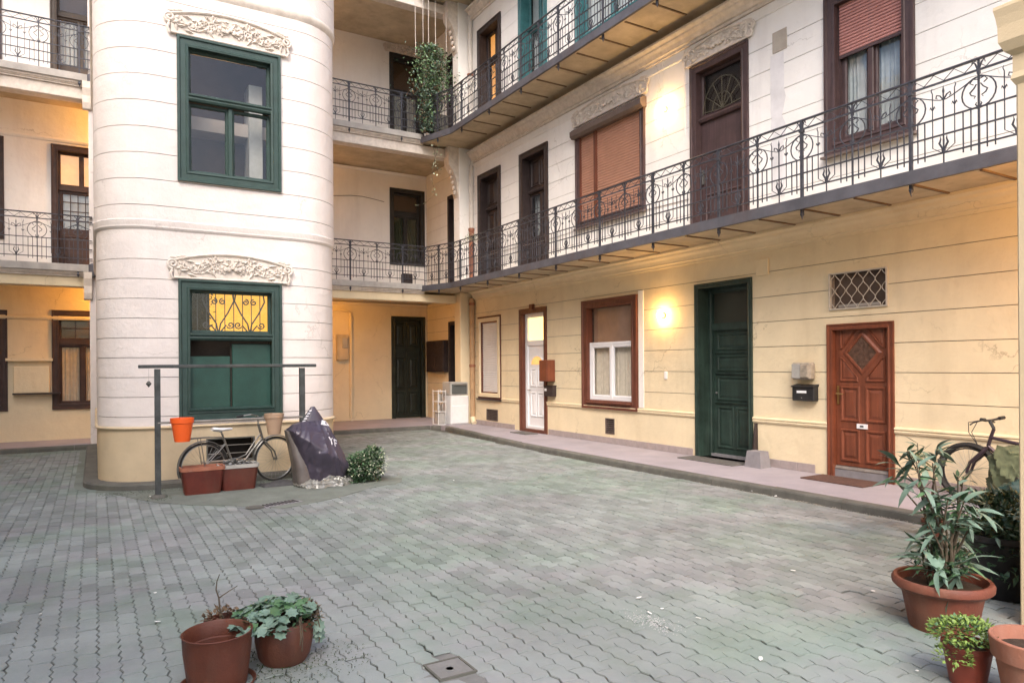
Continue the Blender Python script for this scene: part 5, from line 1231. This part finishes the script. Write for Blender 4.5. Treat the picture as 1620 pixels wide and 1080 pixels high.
rsx = [(-.20, .05, 1.02), (-.08, .12, 1.10), (.0, -.1, 1.02), (.10, .1, 1.08), (.20, -.05, 1.0), (-.14, -.1, .88), (.13, -.16, .80), (-.06, .0, .92), (.04, -.12, .86), (-.18, .0, .72), (.18, .02, .72), (.0, .05, .66)]
for (x, y, z) in rsx: branch(T, (rs.uniform(-.06, .06), rs.uniform(-.06, .06), .26), (x * .85, y, z * .96), .011, .45, 17)
for (x, y, z) in [(-.2, -.08, .42), (.0, -.15, .46), (.14, -.1, .50), (-.1, -.18, .40), (.2, -.02, .44), (.05, .1, .5), (-.12, .05, .55)]: branch(T, (rs.uniform(-.08, .08), rs.uniform(-.06, .06), .26), (x, y, z), .006, .7, 12, 1.2)
bush(T, (.0, 0, .38), (.16, .15, .12), 160, .06, .02, LEAFD, 55)
T = thing('potted_plant', 'small dark red pot with bushy lime green plant before the huge pot', 'potted plant', (3.96, 1.93, 0)); pot(T, .085, .122, .215, mat('dark_red_pot', (.20, .045, .03), .5, .12, 9, .12), .03)
bush(T, (-.04, 0, .27), (.15, .13, .075), 700, .028, .018, LEAFL, 61); bush(T, (-.05, 0, .26), (.15, .13, .07), 300, .028, .018, LEAFG, 62); bush(T, (-.16, -.02, .17), (.07, .08, .08), 160, .028, .016, LEAFL, 63)
T = thing('flowerpot', 'wide pale terracotta clay pot cut off by the right edge', 'plant pot', (3.93, 1.60, 0))
MB().lathe([(0, 0), (.125, 0), (.13, .01), (.172, .25), (.188, .252), (.198, .345), (.194, .35), (.18, .35), (.165, .25), (.0, .25)], 44).build('pot', TERRAP, T, smooth=True); MB().lathe([(0, .29), (.172, .285)], 20).build('soil', SOIL, T)
T = thing('potted_plant', 'bare stemmed spiky plant in a small brown pot at the kerb', 'potted plant', (7.0, 3.72, 0)); pot(T, .075, .10, .17, TERRA); MB().lathe([(0, 0), (.11, 0), (.13, .02), (.12, .02), (0, .006)], 20).build('saucer', GREYP, T)
for (x, y, z) in [(-.26, .12, .76), (-.20, .05, .90), (-.08, .1, .97), (.05, .0, .95), (-.32, .1, .62), (.14, .1, .80)]:
    branch(T, (rs.uniform(-.03, .03), rs.uniform(-.03, .03), .14), (x * 1.05 * rt.x + y * fw.x, x * 1.05 * rt.y + y * fw.y, z * .93), .011, .26, 13, 1.3)
T = thing('black_planter', 'tall black tub with dark leafy plant against the corner pier', 'planter', (5.68, 2.52, 0)); MB().lathe([(0, 0), (.18, 0), (.19, .02), (.22, .40), (.24, .41), (.24, .45), (.22, .45), (.21, .38), (0, .38)], 30).build('tub', BLACKP, T, smooth=True)
bush(T, (.02, .02, .52), (.20, .20, .20), 800, .07, .030, LEAFD, 71, zmin=-.5); bush(T, (0, 0, .50), (.24, .22, .20), 120, .09, .04, LEAFB, 72, hollow=.8); bush(T, (0, .0, .28), (.26, .24, .22), 300, .08, .035, LEAFD, 73, zmin=-.5)
T = thing('cloth_bundle', 'olive cloth bundle hanging on the mountain bicycle', 'bag', (8.42, 3.68, .30)); MB().rings(crumple(tarp_rings(lerp_levels([(.0, -.10, .12, -.12, .14, 0), (.2, -.12, .13, -.15, .15, 0), (.38, -.08, .1, -.12, .12, 0), (.48, -.03, .04, -.04, .04, 0)], 8), 70, 2.2, .08), .05)).build('bundle', MESHBAG, T, smooth=True)
T = thing('bicycle_cover', 'dark green crumpled cover lying at the foot of the mountain bicycle', 'tarpaulin', (7.25, 2.85, .0)); MB().rings(crumple(tarp_rings(lerp_levels([(.0, -.35, .35, -.6, .45, 0), (.3, -.33, .3, -.5, .40, 0), (.52, -.2, .2, -.4, .3, 0), (.62, -.1, .1, -.3, .2, 0)], 9), 90, 4.2, .12), .05)).build('cover', GREENM, T, smooth=True)
# hanging ivy
T = thing('hanging_ivy', 'tall green ivy hanging on strings at the second floor gallery corner', 'climbing plant', (7.80, 17.05, 7.9))
rs = random.Random(81); mbs = [MB(), MB(), MB()]
for i in range(6500):
    t = rs.random() ** .85; z = 2.40 - 2.35 * t; wd = (.66 if t < .45 else .66 - .42 * (t - .45) / .55) * (.75 + .35 * noise.noise(Vector((0, 3, z * 2.2)))) * (.7 if t < .06 else 1)
    xo = -.10 * max(0, t - .5) * 2 + .06 * noise.noise(Vector((3, 0, z * 1.5)))
    p = Vector((xo + wd * rs.gauss(0, .5), -.02 + rs.gauss(0, .08), z)); k = 0 if rs.random() < (.55 if t < .5 else .25) else (1 if rs.random() < .7 else 2)
    if z < -.05: p.y = -.22 + rs.gauss(0, .04)
    leaf_at(mbs[k], p, Vector((rs.uniform(-1, 1), rs.uniform(-1, .2), rs.uniform(-1, .3))), rs.uniform(.05, .09), rs.uniform(.04, .06))
mbs[0].build('foliage', LEAFI, T, kind='stuff'); mbs[1].build('foliage', LEAFB, T, kind='stuff'); mbs[2].build('foliage', LEAFY, T, kind='stuff')
for x in (-.48, -.26, -.10, .10, .42): MB().tube([(x, 0, 4.0), (x, 0, 2.35 - (.35 if abs(x) > .3 else 0))], .008, 4).build('string', PIPE_W, T)
mb = MB(); lf = MB()
for k, (x0, L_) in enumerate(((-.10, 1.25), (-.02, .75))):
    pts = [(x0 + .05 * sin(i * .9 + k), -.25, -.4 - L_ * i / 8) for i in range(9)]
    if k == 0: pts += [(x0 - .25, -.25, -1.95), (x0 - .50, -.25, -2.02)]
    mb.tube(pts, .004, 4)
    for p in pts:
        for q in range(2): leaf_at(lf, Vector(p) + Vector((rs.gauss(0, .05), 0, rs.gauss(0, .05))), rdir(rs, -1), .07, .05)
mb.build('tendril', STEM, T, kind='stuff'); lf.build('trailing_leaves', LEAFV, T, kind='stuff')
T = thing('balcony_planter', 'grey planter box at the second floor corner under the ivy', 'planter', (7.98, 17.0, 7.87)); MB().bbox(-.2, .2, -.12, .12, 0, .55, .02).build('box', KERB, T)
tag(MB().bbox(-.13, .13, -.1, .1, 0, .26, .01).build('balcony_box', BRN, None, (7.18, 17.42, 3.91)), 'small dark box standing behind the first floor back railing', 'box')
T = thing('railing_plant', 'pale sprigs of a plant hanging over the first floor railing', 'plant', (7.93, 15.2, 4.75)); bush(T, (0, 0, 0), (.10, .35, .18), 160, .05, .02, LEAFV, 91, hollow=.2)
# ------------------------------------------------------------------ drain, cover, litter
T = thing('inspection_cover', 'square sunken inspection cover set in the near pavers', 'manhole cover', (1.70, 3.54, .0075), 0)
MB().box(-.165, .165, -.24, .24, -.03, -.012).build('surround', CEMG, T)
for x0, x1, y0, y1 in ((-.115, .115, -.115, -.102), (-.115, .115, .102, .115), (-.115, -.102, -.102, .102), (.102, .115, -.102, .102)): MB().box(x0, x1, y0, y1, -.02, .002).build('frame_bar', KERB, T)
mb = MB(); mb.rings([[(-.099, -.099, -.001), (.099, -.099, -.001), (.099, .099, -.001), (-.099, .099, -.001)], [(-.02, -.02, -.004), (.02, -.02, -.004), (.02, .02, -.004), (-.02, .02, -.004)]], cap0=False).build('lid', CEMG, T)
MB().lathe([(0, -.004), (.022, -.004), (.028, -.012)], 12).build('boss', GAL, T)
T = thing('drain_grate', 'iron drain grate in the cement in front of the planters', 'drain', (1.98, 8.92, .013), atan2(.30, 1)); 
for i in range(9): MB().box(-.22 + i * .05, -.20 + i * .05, -.07, .07, -.004, .004).build('slot', BLACKP, T)
MB().bbox(-.26, .25, -.10, .10, -.02, -.003, .002).build('plate', STONE, T)
tag(MB().lathe([(0, .003), (.10, .003), (.115, .0)], 16).build('valve_cap', KERB, None, (1.66, 8.86, .008)), 'round dark cap set beside the drain grate', 'cap')
def px_ground(x, y, Z=.006):
    d = fw + xc * (x - PX) / F + yc * (PY - y) / F; t = (Z - CAMH) / d.z; return (d.x * t, d.y * t, Z)
rs = random.Random(5); scr = []
for k in range(4):
    mb = MB(); pts = [(.03 * cos(a) * rs.uniform(.5, 1.2), .018 * sin(a) * rs.uniform(.5, 1.2), .004 + rs.uniform(0, .008)) for a in [i * pi / 3 for i in range(6)]]
    mb.add(pts + [(0, 0, .012)], [(i, (i + 1) % 6, 6) for i in range(6)]); scr.append(mb.mesh('litter_scrap', PAPER))
for (x, y) in [(238, 785), (64, 971), (128, 917), (1028, 970), (1047, 963), (1105, 978), (1256, 903), (1450, 1061), (1204, 1043), (1011, 946), (762, 706), (1228, 785), (1312, 799), (1366, 806), (1190, 777), (718, 760), (245, 938), (250, 984), (540, 795), (832, 742), (1382, 935)]:
    p = px_ground(x, y); o = inst(scr[rs.randrange(4)], 'litter_scrap', None, p, (0, 0, rs.uniform(0, 6))); s_ = rs.uniform(.5, 1.3); o.scale = (s_, s_, s_)
    tag(o, 'tiny white scrap of litter lying on the courtyard floor', 'litter', 'white scraps scattered over the courtyard')
mb = MB(); c = Vector(px_ground(1036, 985, 0))
for i in range(260): p = c + Vector((rs.gauss(0, .05), rs.gauss(0, .11), .002)); leaf_at(mb, p, Vector((rs.uniform(-1, 1), rs.uniform(-1, 1), .1)), .012, .008)
mb.build('white_spill', ASHM, kind='stuff')
# rags and debris beside the tarp
T = thing('rag_heap', 'flat heap of dark rags on the cement under the front wheel', 'rags', (2.28, 10.35, 0)); MB().rings(tarp_rings(lerp_levels([(.0, -.28, .3, -.16, .2, 0), (.03, -.25, .28, -.15, .18, 0), (.055, -.12, .15, -.08, .1, 0)], 3), 40, 7.7, .22)).build('rags', mat('dark_rag', (.06, .06, .065), .8, .4, 10, .6, 30), T, smooth=True)

# grit and dry leaves gathered along the kerb
rs = random.Random(77); m_ = MB()
for i in range(900):
    y = rs.uniform(2.5, 16.8) if rs.random() < .45 else rs.gauss(5.6, .8)
    leaf_at(m_, Vector((kerbX(y) - .015 - abs(rs.gauss(0, .05)), y, .004)), Vector((rs.uniform(-1, 1), rs.uniform(-1, 1), .15)), rs.uniform(.006, .022), rs.uniform(.004, .010))
m_.build('kerb_grit', mat('grit', (.34, .32, .27), .9, .4, 9, .1, island=.6), kind='stuff')
m_ = MB()
for i in range(1500): leaf_at(m_, Vector((rs.uniform(-2, 7.3), rs.uniform(2.2, 14), .003)), Vector((rs.uniform(-1, 1), rs.uniform(-1, 1), .15)), rs.uniform(.004, .012), rs.uniform(.003, .007))
m_.build('floor_grit', MATS['grit'], kind='stuff')
pts = []; n = 16
for i in range(n + 1): z = 6.44 - 2.2 * i / n; pts.append((-7.16 + .05 * noise.noise(Vector((i * .6, 0, 1))), z))
for i in range(n + 1): z = 4.24 + 2.2 * i / n; pts.append((-6.92 + .06 * noise.noise(Vector((i * .6, 5, 1))), z))
m_ = MB(); m_.add([(x, -.003, z) for x, z in pts], [(i, i + 1, 2 * n - i, 2 * n + 1 - i) for i in range(n)]); m_.build('damp_patch', mat('damp_plaster', (.66, .65, .665), .9, .12, 3, .3, 60), RWG)
for z0, z1 in ((6.44, 7.25),): MB().tube([(-9.52, -.012, z0), (-9.52, -.012, z1)], .011, 6).build('cable', CREAM if z0 < 3 else WHITE, RWG)

MB().tube([(-8.98, -.012, 5.75), (-8.98, -.012, 7.26)], .009, 6).build('cable', WHITE, RWG)
MB().tube([(-x, -.010, 4.62 + .02 * sin(x * 1.3)) for x in [8.9 + .5 * i for i in range(17)]], .006, 5).build('cable', GAL, RWG)
MB().tube([(x, yb - .01, 6.75 + .05 * sin(x * 3)) for x in [3.4 + .35 * i for i in range(13)]], .008, 5).build('cable', BRN, BW)
